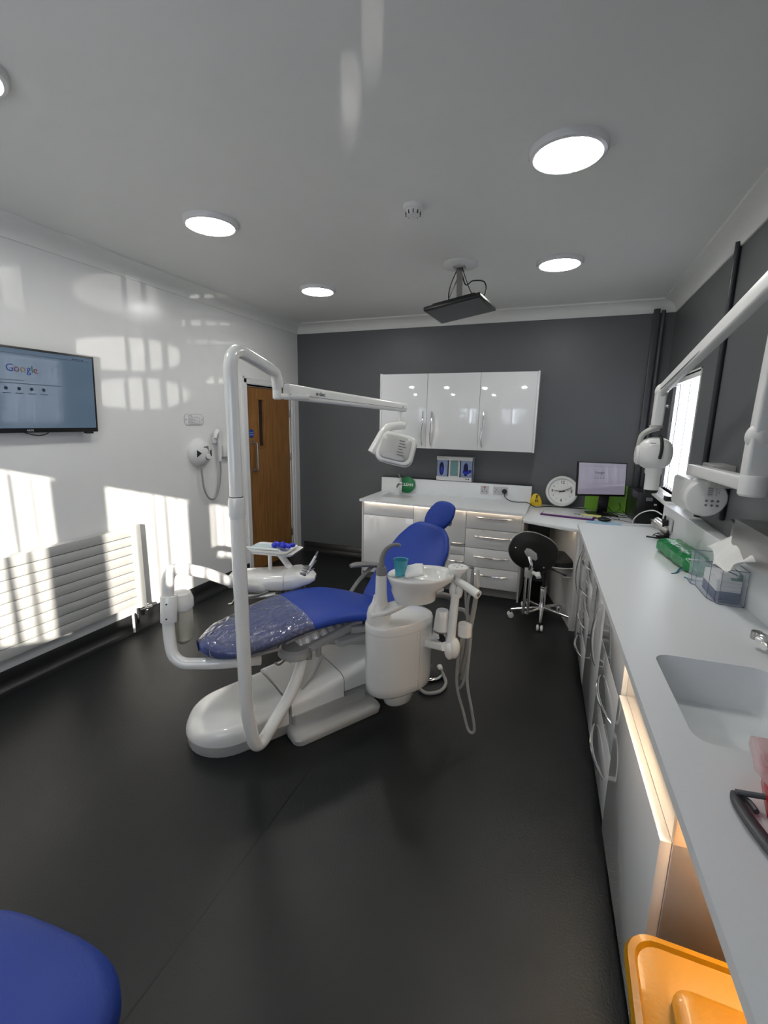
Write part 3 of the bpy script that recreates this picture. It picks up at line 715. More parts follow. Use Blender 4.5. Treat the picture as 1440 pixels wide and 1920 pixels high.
# clock
ck = emp('wall_clock', (.025, 4.90, .862), 0, 'large round white wall clock leaning on the grey wall behind the desk', 'clock')
CT = xyz(.018, 4.965, 1.022) @ RX(80) @ Matrix.Diagonal((.93, .93, 1, 1))
build('clock_rim', MB().lathe([(.148, -.02), (.165, -.01), (.168, .012), (.160, .026), (.145, .030), (.134, .022), (.132, .010), (.0, .010)], seg=64, mtx=CT), M_white, ck)
build('dial', MB().lathe([(.132, .011), (.132, .0125), (0, .0125)], seg=64, mtx=CT), M_clockface, ck)
mb = MB()
for h in range(1, 13):
    a = PI/2-2*PI*h/12; s = .044 if h % 3 == 0 else .022
    if h == 12: s = .045
    mb.text(str(h), s, CT @ xyz(.098*math.cos(a), .098*math.sin(a), .0130), bold=h % 3 == 0)
build('numerals', mb, M_ink, ck, sm=False)
def hand(mb, ang, L, w, z):
    mb.prism([(-w, -.03), (w, -.03), (w*.6, L), (-w*.6, L)], z, z+.0015, CT @ RZ(-ang))
mb = MB(); hand(mb, 270, .082, .0045, .0145); build('hour_hand', mb, M_ink, ck, sm=False)
mb = MB(); hand(mb, 66, .11, .0035, .017); build('minute_hand', mb, M_ink, ck, sm=False)
mb = MB(); hand(mb, 78, .12, .001, .020); mb.lathe([(.008, .013), (.008, .022), (0, .022)], seg=16, mtx=CT); build('second_hand', mb, M_ink, ck, sm=False)
# monitor
mo = emp('computer_monitor', (.40, 4.80, .862), 0, 'black computer monitor showing a search page on the corner desk', 'monitor')
MT = xyz(.355, 4.66, 1.200) @ RZ(34) @ RX(90-6) @ RZ(-2)
wd, ht = .52, .315
mb = MB(); mb.box(-wd/2, wd/2, -ht/2, ht/2, -.022, 0, 0, MT); mb.box(-wd/2+.06, wd/2-.06, -ht/2+.03, ht/2-.04, -.045, -.02, 0, MT)
build('monitor_case', mb, M_black, mo, bev=.003)
build('screen', MB().box(-wd/2+.010, wd/2-.010, -ht/2+.018, ht/2-.010, 0, .001, 0, MT), M_mon, mo, sm=False)
mb = MB(); mb.text('Google', .036, MT @ xyz(-.03, .062, .0015))
build('search_logo', mb, M_tvink['grey'], mo, sm=False)
mb = MB()
for i in range(4): mb.lathe([(.005, 0), (.005, .0005), (0, .0005)], seg=12, mtx=MT @ xyz(-.075+.03*i, .01, .0012))
mb.box(-.08, .03, -.0008, .0008, 0, .0005, 0, MT @ xyz(0, .033, .0012)).box(-.22, .22, -.0008, .0008, 0, .0005, 0, MT @ xyz(0, .118, .0012))
build('page_icons', mb, M_tvink['grey'], mo, sm=False)
mb = MB(); mb.box(-.045, .045, -.012, .012, 0, .25, 0, xyz(.385, 4.74, .865) @ RZ(15) @ RX(8))
build('stand_neck', mb, M_black, mo, bev=.004)
build('stand_base', MB().prism([(-.13, -.10), (.13, -.10), (.12, .09), (-.12, .09)], .862, .872, xyz(.375, 4.72, 0) @ RZ(15)), M_black, mo, bev=.004)
build('stand_ring', MB().lathe([(.022, 0), (.022, .002), (0, .002)], seg=24, mtx=xyz(.388, 4.718, .965) @ RZ(15) @ RX(98)), M_greenf, mo)
gf = emp('lime_folder', (.47, 4.88, .862), 0, 'lime green folder standing behind the monitor', 'folder')
build('covers', MB().prism([(.24, 4.93), (.60, 4.86), (.60, 4.865), (.24, 4.935)], .863, 1.13).prism([(.24, 4.937), (.60, 4.89), (.60, 4.895), (.24, 4.942)], .863, 1.12), M_greenf, gf, sm=False)
kb = emp('keyboard', (.08, 4.44, .862), 0, 'long white and purple keyboard on the corner desk', 'keyboard')
KT = xyz(.085, 4.455, .862) @ RZ(-10)
build('keyboard_case', MB().box(-.23, .23, -.070, .070, 0, .014, 0, KT), M_purple, kb, bev=.003)
mb = MB()
for r_ in range(5):
    for c_ in range(20): mb.box(-.215+c_*.0215, -.215+c_*.0215+.0185, -.052+r_*.021, -.052+r_*.021+.018, .014, .020, 0, KT)
build('keys', mb, M_white, kb, sm=False); kb.children[-1]['kind'] = 'stuff'
nt = emp('note_pad', (.29, 4.55, .864), 0, 'yellow note pad lying on the black mat below the monitor', 'note pad')
build('leaves', MB().box(-.085, .085, -.035, .035, 0, .012, 0, xyz(.285, 4.53, .868) @ RZ(-8)), M_lemon, nt, bev=.001)
mt_ = emp('black_mat', (.29, 4.55, .862), 0, 'thin black desk mat under the yellow note pad', 'mat')
build('mat_sheet', MB().box(-.14, .14, -.055, .055, 0, .004, 0, xyz(.275, 4.54, .862) @ RZ(-8)), M_black, mt_, bev=.001)
ms = emp('computer_mouse', (.39, 4.36, .862), 0, 'black computer mouse on a pale blue sheet', 'mouse')
MM = xyz(.385, 4.37, .868) @ RZ(20)
build('mouse_body', MB().ell((0, 0, .014), (.052, .032, .018), 20, 12, mtx=None) if False else MB().ell((.385, 4.37, .880), (.055, .034, .018), 20, 12), M_black, ms)
build('lead', MB().tube([(.43, 4.39, .876), (.47, 4.46, .868), (.52, 4.50, .868), (.50, 4.60, .87), (.44, 4.62, .87), (.46, 4.5, .872), (.55, 4.42, .87), (.63, 4.38, .869)], .0022, 6, 6), M_black, ms)
bp_ = emp('blue_sheet', (.38, 4.30, .861), 0, 'pale blue paper sheet under the mouse', 'paper')
build('sheet', MB().box(-.13, .15, -.07, .07, 0, .0015, 0, xyz(.37, 4.30, .8612) @ RZ(-10)), M_paleblue, bp_, sm=False)
cp_ = emp('computer_tower', (.70, 4.62, .862), 0, 'black computer tower on the desk beside the window sill', 'computer')
PT = xyz(.70, 4.62, .862) @ RZ(4)
build('tower_case', MB().box(-.085, .090, -.20, .20, .004, .27, 0, PT), M_black, cp_, bev=.004)
mb = MB(); mb.box(-.02, .03, -.203, -.2, .20, .23, 0, PT).box(.035, .075, -.203, -.2, .03, .045, 0, PT)
build('maker_badge', mb, M_greyink, cp_)
mb = MB(); mb.text('88', .022, PT @ xyz(.055, -.2035, .17) @ RX(90), bold=True); build('front_label', mb, M_white, cp_, sm=False)
cb = emp('desk_cables', (.5, 4.8, .862), 0, 'tangle of black cables behind the monitor on the desk', 'cable')
build('cable', MB().tube([(.42, 4.8, .95), (.48, 4.74, .89), (.56, 4.70, .868), (.60, 4.80, .868), (.57, 4.90, .9), (.62, 4.93, 1.0), (.63, 4.95, 1.12)], .003, 6, 6), M_black, cb)
build('cable', MB().tube([(.38, 4.78, .9), (.46, 4.66, .87), (.56, 4.62, .866), (.61, 4.65, .87)], .003, 6, 6), M_black, cb)
build('cable', MB().tube([(.52, 4.66, .99), (.53, 4.68, .93), (.48, 4.70, .89), (.40, 4.72, .882)], .0025, 6, 6), M_black, cb)
wc = emp('white_cable', (.62, 4.2, .865), 0, 'white cable looping from the window sill down to the desk', 'cable')
build('cable', MB().tube([(.72, 3.84, 1.05), (.68, 3.95, 1.06), (.62, 4.05, 1.02), (.585, 4.15, .95), (.585, 4.2, .90), (.60, 4.16, .868)], .0045, 8, 6), M_white, wc)
build('cable', MB().tube([(.74, 3.83, .98), (.66, 4.02, .93), (.57, 4.20, .885), (.50, 4.26, .866)], .004, 8, 6), M_white, wc)

# ------------------------------------------------------------------ right cabinet run
RUN = xyz(.155, 3.9, 0) @ RZ(2.617)
def runbox(mb, x0, x1, u0, u1, z0, z1): return mb.box(x0, x1, -u1, -u0, z0, z1, 0, RUN)
units = [(.02, .47, [(.10, .865, ('v', .36, .62, .36))], 'far end base cabinet of the side run with tall bow handle'),
         (.475, 1.03, [(.10, .325, ('h', .745, .225, .33)), (.33, .53, ('h', .745, .425, .33)), (.535, .735, ('h', .745, .635, .33)), (.74, .865, ('h', .745, .81, .33))], 'four-drawer grey gloss cabinet at the far half of the side run'),
         (1.035, 1.56, [(.10, .865, ('v', 1.475, .64, .34))], 'grey gloss cabinet with a tall bowed handle between the drawer units'),
         (1.565, 2.12, [(.10, .39, ('h', 1.85, .255, .38)), (.395, .66, ('h', 1.85, .52, .38)), (.665, .865, None)], 'near drawer unit of the side run with two bowed handles'),
         (2.125, 2.775, [(.10, .70, None)], 'sink cabinet of the side run with lit top edge')]
for i, (u0, u1, fs, ll) in enumerate(units):
    c = RUN @ Vector((.3, -(u0+u1)/2, 0))
    o = emp('base_cabinet', c, R(2.617), ll, 'cabinet', 'grey gloss cabinets of the side run')
    xf = .030
    top = .89 if i < 4 else .70
    build('cabinet_body', runbox(MB(), xf+.019, .46, u0, u1, .10, top), M_panel, o, bev=.0008)
    build('plinth', runbox(MB(), xf+.06, xf+.075, u0, u1, 0, .10), M_ink, o)
    if i == 0: build('end_panel', runbox(MB(), .012, .50, .002, .018, 0, .89), M_panel, o, bev=.001)
    if i == 4: build('end_panel', runbox(MB(), xf+.02, .50, u1-.018, u1+.0, 0, .892), M_tan, o, bev=.001)
    for z0, z1, h in fs:
        name = 'cabinet_door' if z1-z0 > .3 else 'drawer'
        xo = xf if i < 4 else xf-.008
        f = build(name, runbox(MB(), xo, xf+.018, u0+.0015, u1-.0015, z0, z1), M_glossg, o, bev=.0012)
        if h:
            mb = bow_handle(h[3], .030, .0058)
            T2 = RUN @ xyz(xo, -h[1], h[2]) @ RY(-90) @ (RZ(90) if h[0] == 'h' else Matrix.Identity(4))
            for v in mb.bm.verts: v.co = T2 @ v.co
            build('bow_handle', mb, M_chrome, f)
rw = emp('worktop', (.5, 2.1, .893), 0, 'long white worktop with moulded sink along the right wall', 'worktop')
mb = MB()
outer = [(.155, 3.9), (XR, 4.0), (XR, .25), (.3221, .25)]
hole = [(.352, 1.715), (.69, 1.735), (.69, 1.27), (.373, 1.235)]
ring = top_with_sink(mb, outer, hole, .893, .92, .05)
build('worktop_slab', mb, M_corian, rw, sm=False)
mb = MB(); basin(mb, ring, .919, .15, .10); build('sink', mb, M_corian, rw)
mb = MB(); mb.prism([(.72, 3.82), (XR, 3.82), (XR, 1.63)], .92, 1.132)
build('upstand', mb, M_corian, rw, bev=.004)
build('led_strip', runbox(MB(), .06, .50, 2.845, 2.860, .880, .8925), mat('added_amber_strip', (1, .8, .6), .5, emit=(1., .66, .38), estr=34., bump=.01), rw, sm=False)  # hidden strip added only to light the bay end panel orange
build('front_rail', runbox(MB(), .055, .070, 1.57, 3.6, .80, .893), mat('grey_rail_laminate', (.33, .335, .34), .3, var=.02), rw)
build('led_strip', runbox(MB(), .030, .042, 1.6, 2.775, .886, .8925), mat('bright_warm_led_strip', (1, .9, .8), .5, emit=(1., .72, .45), estr=14., bump=.01), rw, sm=False)
# plugs and sockets on the upstand
def right_socket(y, z, w, label, name='wall_socket'):
    x = .72+(3.8-y)*.055
    o = emp(name, (x, y, z), 0, label, 'socket')
    build('face_plate', MB().box(x-.009, x, y-w/2, y+w/2, z-.043, z+.043), mat('pale_grey_socket', (.5, .5, .51), .3), o, bev=.002)
    return o, x
o, x = right_socket(3.60, 1.03, .147, 'double socket on the side upstand behind the small silver camera')
pg = emp('mains_plug', (x-.02, 3.62, 1.03), 0, 'black plug standing in the side upstand socket', 'plug')
build('plug_body', MB().box(x-.045, x-.010, 3.60, 3.65, 1.00, 1.055).cyl((x-.03, 3.625, 1.05), (x-.03, 3.625, 1.085), .010, .006), M_black, pg, bev=.008)
o, x = right_socket(2.63, 1.06, .086, 'single socket with red dot on the side upstand above the acrylic holder')
build('red_dot', MB().cyl((x-.0115, 2.64, 1.075), (x-.009, 2.64, 1.075), .007), M_red, o)
# small silver camera on black base
wcx = emp('desk_camera', (.70, 3.70, .92), 0, 'small silver barrel camera on a black foot with coiled lead', 'camera')
a, b = Vector((.655, 3.69, 1.025)), Vector((.735, 3.60, .975))
build('barrel', MB().cyl(a, b, .036, .036, 28), M_steel, wcx, bev=.003)
mb = MB().cyl(a+(a-b).normalized()*.001, a+(a-b).normalized()*.003, .034, .034, 24)
build('lens_ring', mb, M_greyink, wcx)
mb = MB()
ax_ = (a-b).normalized(); u_ = ax_.cross(Vector((0, 0, 1))).normalized(); w_ = ax_.cross(u_)
for k in range(6):
    q = a+ax_*.003+(u_*math.cos(k*PI/3)+w_*math.sin(k*PI/3))*.022; mb.cyl(q, q+ax_*.003, .006, .006, 10)
build('lamp_holes', mb, M_ink, wcx)
mb = MB().lathe([(.05, .9205), (.05, .930), (.03, .938), (0, .938)], (.71, 3.62, 0), 24).tube([(.71, 3.62, .935), (.745, 3.60, .95), (.755, 3.585, .99), (.745, 3.58, 1.01)], .014, 10, 5)
build('foot', mb, M_black, wcx)
pts = [(.66+.035*math.cos(t*.5)+.002*t, 3.60+.05*math.sin(t*.5), .927+.0015*t+(.03 if 6 < t < 12 else 0)*math.sin((t-6)/6*PI)) for t in range(28)]
build('lead', MB().tube(pts, .003, 6, 3), M_black, wcx)
build('lead', MB().tube([(.60, 3.62, .924), (.64, 3.60, .926), (.70, 3.56, .93)], .005, 6, 3), M_black, wcx)
# green wipes packet
gw = emp('wipes_packet', (.70, 3.05, .92), 0, 'crumpled green packet lying on the side worktop by the upstand', 'packet')
mb = MB(); a, b = Vector((.655, 3.30, .965)), Vector((.735, 2.74, .965)); d = (b-a).normalized(); s_ = Vector((-d.y, d.x, 0)); secs = []
rnd = random.Random(5)
for i in range(15):
    t = i/14; e = min(1, .35+6*t, .25+5*(1-t)); c = a+(b-a)*t
    w, h = .058*e+.012, .042*e+.004
    secs.append([c+s_*w*sgn(math.cos(q), .6)*(1+rnd.uniform(-.10, .10)) + Vector((0, 0, -(.965-.9215)+h+.001+h*sgn(math.sin(q), .6)*(1+(rnd.uniform(-.12, .12) if math.sin(q) > 0 else 0)))) for q in [2*PI*k/18 for k in range(18)]])
build('packet_film', mb.loft(secs), M_green, gw, ang=25)
build('white_label', MB().box(-.03, .03, -.04, .04, 0, .004, 0, xyz(.70, 2.83, .995) @ RZ(12)), M_paper, gw)
pc_ = emp('plastic_holder', (.725, 2.98, .93), 0, 'small clear plastic pocket propped between packet and upstand', 'holder')
build('pocket', MB().box(-.03, .03, -.004, .004, 0, .09, 0, xyz(.728, 2.93, .99) @ RZ(60) @ RX(12)), M_clear, pc_, bev=.001)
# acrylic holder
AC = emp('acrylic_holder', (.74, 2.45, .92), 0, 'clear acrylic organiser box at the right picture edge on the worktop', 'organiser')
ap = [(.640, 2.60), (.640, 2.56), (.662, 2.54), (.662, 2.36), (.72, 2.30), (.915-.115, 2.30), (.80-.0, 2.30)]
ap = [(.652, 2.66), (.652, 2.60), (.668, 2.585), (.672, 2.40), (.700, 2.335), (.793, 2.325), (.786, 2.66)]
def walls(mb, poly, z0, z1, th, close=True):
    n = len(poly); c = Vector((sum(p[0] for p in poly)/n, sum(p[1] for p in poly)/n, 0))
    inn = [tuple((Vector((*p, 0))+(c-Vector((*p, 0))).normalized()*th).xy) for p in poly]
    for i in range(n):
        j = (i+1) % n; mb.prism([poly[i], poly[j], inn[j], inn[i]], z0, z1)
mb = MB(); walls(mb, ap, .921, 1.085, .003); mb.prism(ap, .9205, .924)
build('clear_walls', mb, M_clear, AC, sm=False)
mb = MB()
for z in (.923, 1.084):
    n = len(ap); mb.tube([Vector((*ap[i % n], z)) for i in range(n+1)], .0018, 6)
for i in (1, 2, 3, 4, 5): mb.tube([Vector((*ap[i], .923)), Vector((*ap[i], 1.084))], .0012, 6)
build('edge_line', mb, mat('dark_acrylic_edge', (.12, .14, .20), .3, alpha=.5, var=.05), AC)
bx = emp('blue_bibs', (.70, 2.5, .925), 0, 'dark blue folded sheets at the bottom of the acrylic organiser', 'sheets')
mb = MB()
for k in range(4): mb.box(.690, .784, 2.355, 2.56, .926+.012*k, .936+.012*k)
build('folded_sheets', mb, mat('dark_blue_tissue', (.02, .04, .13), .7, var=.1), bx, bev=.002)
wx = emp('white_napkins', (.70, 2.5, .965), 0, 'stack of white napkins on the blue sheets in the organiser', 'napkins')
mb = MB()
for k in range(9): mb.box(.690+.001*(k % 3), .784, 2.358+.002*((k*5) % 3), 2.56, .975+.006*k, .980+.006*k)
build('folded_napkins', mb, M_paper, wx, bev=.001)
gc = emp('green_clip', (.73, 2.42, 1.012), 0, 'small green clip on top of the white napkins', 'clip')
build('clip_body', MB().box(.745, .785, 2.362, 2.385, 1.030, 1.036).box(.775, .785, 2.362, 2.385, 1.036, 1.058), M_signg, gc, bev=.001)
gl = emp('safety_glasses', (.70, 2.5, 1.014), 0, 'dark-armed safety glasses resting in the organiser', 'glasses')
mb = MB().tube([(.69, 2.56, 1.055), (.73, 2.48, 1.05), (.775, 2.40, 1.045)], .003, 6, 4).tube([(.69, 2.56, 1.057), (.735, 2.53, 1.06), (.772, 2.46, 1.062), (.78, 2.38, 1.06)], .002, 6, 4)
build('temple_arms', mb, M_ink, gl)
build('lenses', MB().ell((.695, 2.575, 1.05), (.028, .006, .016), 16, 8).ell((.745, 2.59, 1.050), (.028, .006, .016), 16, 8), M_clear, gl)
# blue ties
bt = emp('blue_tie', (.64, 2.74, .921), 0, 'teal ribbon end lying on the worktop below the green packet', 'ribbon')
build('ribbon', MB().tube([(.596, 2.745, .922), (.625, 2.77, .924), (.65, 2.83, .93), (.675, 2.84, .935), (.70, 2.79, .93)], .0035, 6, 5, flat=(.4, 1.4)), mat('teal_ribbon', (.01, .12, .22), .5, var=.1), bt)
bt2 = emp('blue_tie', (.67, 2.64, .921), 0, 'short teal stick lying next to the acrylic organiser', 'ribbon')
build('ribbon', MB().tube([(.645, 2.70, .923), (.66, 2.68, .923), (.68, 2.67, .923)], .003, 6, 4), mat('teal_ribbon', (.01, .12, .22), .5), bt2)
# steel towel dispenser, bracket and paper towel
sd_ = emp('steel_dispenser', (XR, 2.05, 1.15), 0, 'brushed steel towel dispenser on the right wall at picture edge', 'dispenser')
build('dispenser_case', MB().box(XR-.105, XR-.002, 1.72, 2.42, 1.15, 1.30), M_steel, sd_, bev=.003)
st = emp('soap_lever', (.74, 2.42, 1.24), 0, 'small dark steel lever box left of the steel dispenser', 'dispenser')
build('lever_body', MB().box(.745, XR-.001, 2.43, 2.48, 1.20, 1.275), M_steel, st, bev=.003); build('lever_cap', MB().box(.735, .78, 2.425, 2.485, 1.275, 1.285), M_black, st, bev=.002)
pt = emp('paper_towel', (.73, 2.28, 1.17), 0, 'crumpled white paper towel hanging over the upstand', 'paper towel')
mb = MB(); nx, ny = 16, 10; gr = []
rnd = random.Random(11)
for i in range(nx+1):
    row = []
    for j in range(ny+1):
        u, v = i/nx, j/ny
        y = 2.46-.34*u; w = math.sin(PI*min(1, u*1.15+.05))**.6
        x = .66+.12*v+.012*math.sin(9*u+4*v)
        z = 1.150+.075*v*(1-.3*u)-.035*math.sin(PI*u)*(1-v)*1.2+.012*math.sin(14*u+3*v)+rnd.uniform(-.002, .002)
        row.append(mb.bm.verts.new((x, y, z)))
    gr.append(row)
for i in range(nx):
    for j in range(ny): mb._f([gr[i][j], gr[i+1][j], gr[i+1][j+1], gr[i][j+1]])
po = build('towel_sheet', mb, M_paper, pt, ang=80); md = po.modifiers.new('t', 'SOLIDIFY'); md.thickness = .002
# couch roll drum dispenser
dd = emp('paper_roll_dispenser', (XR, 3.1, 1.3), 0, 'white round-ended paper roll dispenser with barcode label under the x-ray bracket', 'dispenser')
AXM = Matrix(((1, 0, 0), (0, 0, -1), (0, 1, 0))).to_4x4()  # local z -> -y
prof = [(.0, 0), (.096, 0), (.100, .006), (.100, .150)]
build('drum_body', MB().box(.655, XR-.002, 2.99, 3.32, 1.225, 1.405), M_white, dd, bev=.022, bseg=4)
build('end_cap', MB().lathe([(0, 0), (.100, 0), (.102, .01), (.102, .105), (.099, .118), (.092, .125), (.086, .127), (0, .128)], (.738, 3.02, 1.318), 56, mtx=RX(90)), M_white, dd, ang=25)
build('wall_plate', MB().box(XR-.03, XR-.001, 2.90, 3.30, 1.20, 1.42), M_black, dd, bev=.01)
LB = xyz(.751, 2.8915, 1.328) @ RX(90)
mb = MB()
for i in range(9): mb.box(-.012, .012, -.045+.0045*i*1.2+.05, -.045+.0045*i*1.2+.05+(.003 if i % 2 else .0015), 0, .001, 0, LB)
mb.text('couch roll', .011, LB @ xyz(.028, .028, 0) @ RZ(-90)).text('2 ply', .010, LB @ xyz(.04, .028, 0) @ RZ(-90))
for i in range(3):
    for j in range(2): mb.box(-.006, .006, -.006, .006, 0, .001, 0, LB @ xyz(-.012+.026*i, -.022-.024*j, 0) @ RZ(20*i+30*j))
build('label_printing', mb, M_greyink, dd, sm=False)
# tap at the right edge
tp = emp('sink_tap', (.765, 1.83, .92), 0, 'chrome mixer tap at the right edge beside the moulded sink', 'tap')
mb = MB().cyl((.745, 1.83, .92), (.745, 1.83, 1.0), .026).cyl((.745, 1.83, .97), (.685, 1.80, .975), .016).cyl((.745, 1.86, .955), (.705, 1.90, .965), .022)
build('tap_body', mb, M_chrome, tp, bev=.003)
build('spout', MB().cyl((.70, 1.90, .955), (.70, 1.90, .985), .018), M_steel, tp, bev=.003)
# red sharps tray
rt = emp('red_tray', (.53, 1.10, .92), 0, 'red plastic tub with frosted lid and grey carrying handle at the right edge', 'tub')
tp_ = [(.460, 1.13), (.59, 1.14), (.59, .80), (.488, .80), (.435, 1.02)]
mb = MB(); mb.loft([[(x+(.012 if z < .95 else 0), y, z) for x, y in tp_] for z in (.9215, .935, 1.00)])
build('tub', mb, M_red, rt, bev=.006)
mb = MB(); lp = [(.443, 1.145), (.60, 1.155), (.60, .79), (.488, .785), (.425, 1.05)]
mb.prism(lp, 1.000, 1.025); mb.prism([(x*.9+.052, y*.9+.099) for x, y in lp], 1.025, 1.034)
build('frosted_lid', mb, M_clearpink, rt, bev=.005)
build('carry_handle', MB().tube([(.405, 1.065, .93), (.402, 1.03, .932), (.412, .97, .932), (.432, .90, .932), (.46, .83, .935), (.50, .77, .94)], [.006, .012, .0135, .0145, .015, .015], 10, 5, flat=(.6, 1.1)), mat('dark_grey_handle_plastic', (.05, .053, .06), .4, bump=.1, var=.08), rt)
build('handle_hook', MB().tube([(.405, 1.06, .935), (.43, 1.05, .945), (.455, 1.03, .965), (.47, 1.02, .985)], .006, 8, 4).tube([(.408, 1.065, .93), (.425, 1.045, .93), (.43, 1.02, .93)], .006, 8, 3), mat('dark_grey_handle_plastic', (.05, .053, .06), .4), rt)
build('black_ring', MB().tube([(.50, 1.13, 1.03), (.50, 1.13, 1.045), (.507, 1.13, 1.060), (.523, 1.13, 1.063), (.535, 1.13, 1.05), (.535, 1.13, 1.03)], .0045, 8, 5), M_black, rt)
# yellow bin in the open bay
yb = emp('clinical_waste_bin', (.40, .87, 0), 0, 'yellow lidded waste bin standing in the open bay under the worktop', 'bin')
def rrect(x0, x1, y0, y1, r, n=6):
    o = []
    for cx, cy, a0 in ((x1-r, y1-r, 0), (x0+r, y1-r, 90), (x0+r, y0+r, 180), (x1-r, y0+r, 270)):
        for k in range(n+1): a = R(a0+90*k/n); o.append(Vector((cx+r*math.cos(a), cy+r*math.sin(a), 0)))
    return o
def rsec(x0, x1, y0, y1, r, z): return [p+Vector((0, 0, z)) for p in rrect(x0, x1, y0, y1, r)]
bx0, bx1, by0, by1 = .222, .60, .58, .995
build('bin_body', MB().loft([rsec(bx0+.05, bx1-.05, by0+.05, by1-.05, .05, .004), rsec(bx0+.03, bx1-.03, by0+.03, by1-.03, .05, .30), rsec(bx0+.016, bx1-.016, by0+.016, by1-.016, .05, .545)]), M_yellow, yb)
build('bin_lid', MB().loft([rsec(bx0, bx1, by0, by1, .06, .54), rsec(bx0-.003, bx1+.003, by0-.003, by1+.003, .062, .56), rsec(bx0+.003, bx1-.003, by0+.003, by1-.003, .058, .572), rsec(bx0+.016, bx1-.016, by0+.016, by1-.016, .05, .574), rsec(bx0+.022, bx1-.022, by0+.022, by1-.022, .048, .566)]), M_yellow, yb)
build('lid_flap', MB().loft([rsec(bx0+.072, bx1-.03, by0+.02, by1-.10, .04, .565), rsec(bx0+.072, bx1-.03, by0+.02, by1-.10, .04, .583), rsec(bx0+.085, bx1-.042, by0+.03, by1-.112, .035, .590)]), M_yellow, yb)

# ------------------------------------------------------------------ wall x-ray unit
xr = emp('xray_unit', (.70, 3.0, 1.45), 0, 'white wall-mounted dental x-ray unit on a long folding arm', 'x-ray unit')
def bar(mb, a, b, w, h, w2=None, h2=None, r=.012):
    a, b = Vector(a), Vector(b); d = (b-a).normalized(); up = Vector((0, 0, 1)) if abs(d.z) < .95 else Vector((0, 1, 0))
    u = (up-d*up.dot(d)).normalized(); v = d.cross(u); secs = []
    for p, ww, hh_ in ((a, w, h), (b, w2 or w, h2 or h)):
        sec = []
        for q in rrect(-ww/2, ww/2, -hh_/2, hh_/2, min(r, ww*.45, hh_*.45), 4): sec.append(p+v*q.x+u*q.y)
        secs.append(sec)
    return mb.loft(secs)
build('wall_plate', MB().box(.735, XR, 2.86, 3.06, 1.38, 1.50), M_unit2, xr, bev=.006)
m_ = bar(MB(), (.70, 3.08, 1.455), (.665, 2.03, 1.490), .062, .058); m_.box(.70, .75, 2.9, 3.04, 1.42, 1.48)
build('extension_bracket', m_, M_white, xr, ang=50)
build('bracket_end_cap', MB().lathe([(0, 0), (.04, 0), (.046, .008), (.046, .07), (.042, .078), (0, .078)], (.665, 2.06, 1.447), 24), M_white, xr)
mb = bar(MB(), (.665, 2.07, 1.52), (.665, 2.07, 1.66), .075, .07); mb.ell((.662, 2.07, 1.665), (.046, .042, .05), 20, 12)
build('pivot_housing', mb, M_white, xr, ang=50)
build('lower_arm', bar(MB(), (.665, 2.07, 1.67), (.665, 2.04, 2.20), .062, .07), M_white, xr, ang=50)
mb = MB().ell((.662, 2.05, 2.215), (.05, .055, .055), 20, 12)
build('elbow', mb, M_white, xr)
ua = bar(MB(), (.655, 2.09, 2.235), (.505, 3.14, 1.905), .055, .072, .044, .058)
u_arm = build('upper_arm', ua, M_white, xr, ang=50)
build('arm_groove', bar(MB(), (.6255, 2.18, 2.188), (.4845, 3.08, 1.903), .004, .006, r=.001), M_greyink, u_arm)
mb = MB().ell((.503, 3.155, 1.895), (.036, .045, .045), 20, 12)
bar(mb, (.503, 3.16, 1.90), (.500, 3.16, 1.70), .058, .075, .056, .07)
build('wrist_post', mb, M_white, xr, ang=50)
build('bolt', MB().cyl((.532, 3.12, 1.81), (.543, 3.11, 1.81), .010), M_chrome, xr)
mb = MB().tube([(.515, 3.16, 1.685), (.470, 3.16, 1.672), (.432, 3.16, 1.640), (.420, 3.16, 1.58), (.425, 3.16, 1.53)], [.030, .030, .028, .026, .024], 14, 5, flat=(.55, 1.1))
build('yoke', mb, M_unit2, xr, ang=60)
build('yoke_collar', MB().lathe([(.0, 1.682), (.036, 1.682), (.037, 1.70), (0, 1.702)], (.500, 3.16, 0), 24), M_unit2, xr)
mb = MB().ell((.505, 3.15, 1.535), (.095, .105, .095), 28, 16, p=.8)
build('tube_head', mb, M_white, xr)
build('side_knob', MB().lathe([(.0, 0), (.060, 0), (.060, .02), (.048, .03), (0, .03)], (.435, 3.15, 1.525), 28, mtx=RY(-90)), M_white, xr)
build('knob_gap', MB().cyl((.436, 3.15, 1.525), (.432, 3.15, 1.525), .062, .062, 28), M_ink, xr)
mb = MB(); n = 12; pts = [(.520+.004*math.sin(PI*i/n), 3.15-.107*math.cos(R(-20+90*i/n)), 1.545+.100*math.sin(R(-20+90*i/n))) for i in range(n+1)]
build('dark_inlay', MB().tube(pts, .009, 10), M_ink, xr)
mb = MB().lathe([(.045, 0), (.046, -.055), (.040, -.065), (.039, -.155), (0, -.155)], (.510, 3.13, 1.475), 28)
build('collimator_tube', mb, M_white, xr)
build('tube_tip', MB().lathe([(.0385, 0), (.038, -.012), (.033, -.02), (0, -.02)], (.510, 3.13, 1.321), 28), M_black, xr)
build('name_plate', MB().box(.462, .492, 3.045, 3.047, 1.595, 1.599), M_greyink, xr)
# things on the window sill
sl = emp('small_black_box', (.755, 4.15, WRZ0), 0, 'small black gadget on the window sill behind the roll dispenser', 'gadget')
build('gadget_case', MB().box(.73, .79, 3.86, 3.93, WRZ0, WRZ0+.035), M_black, sl, bev=.004)

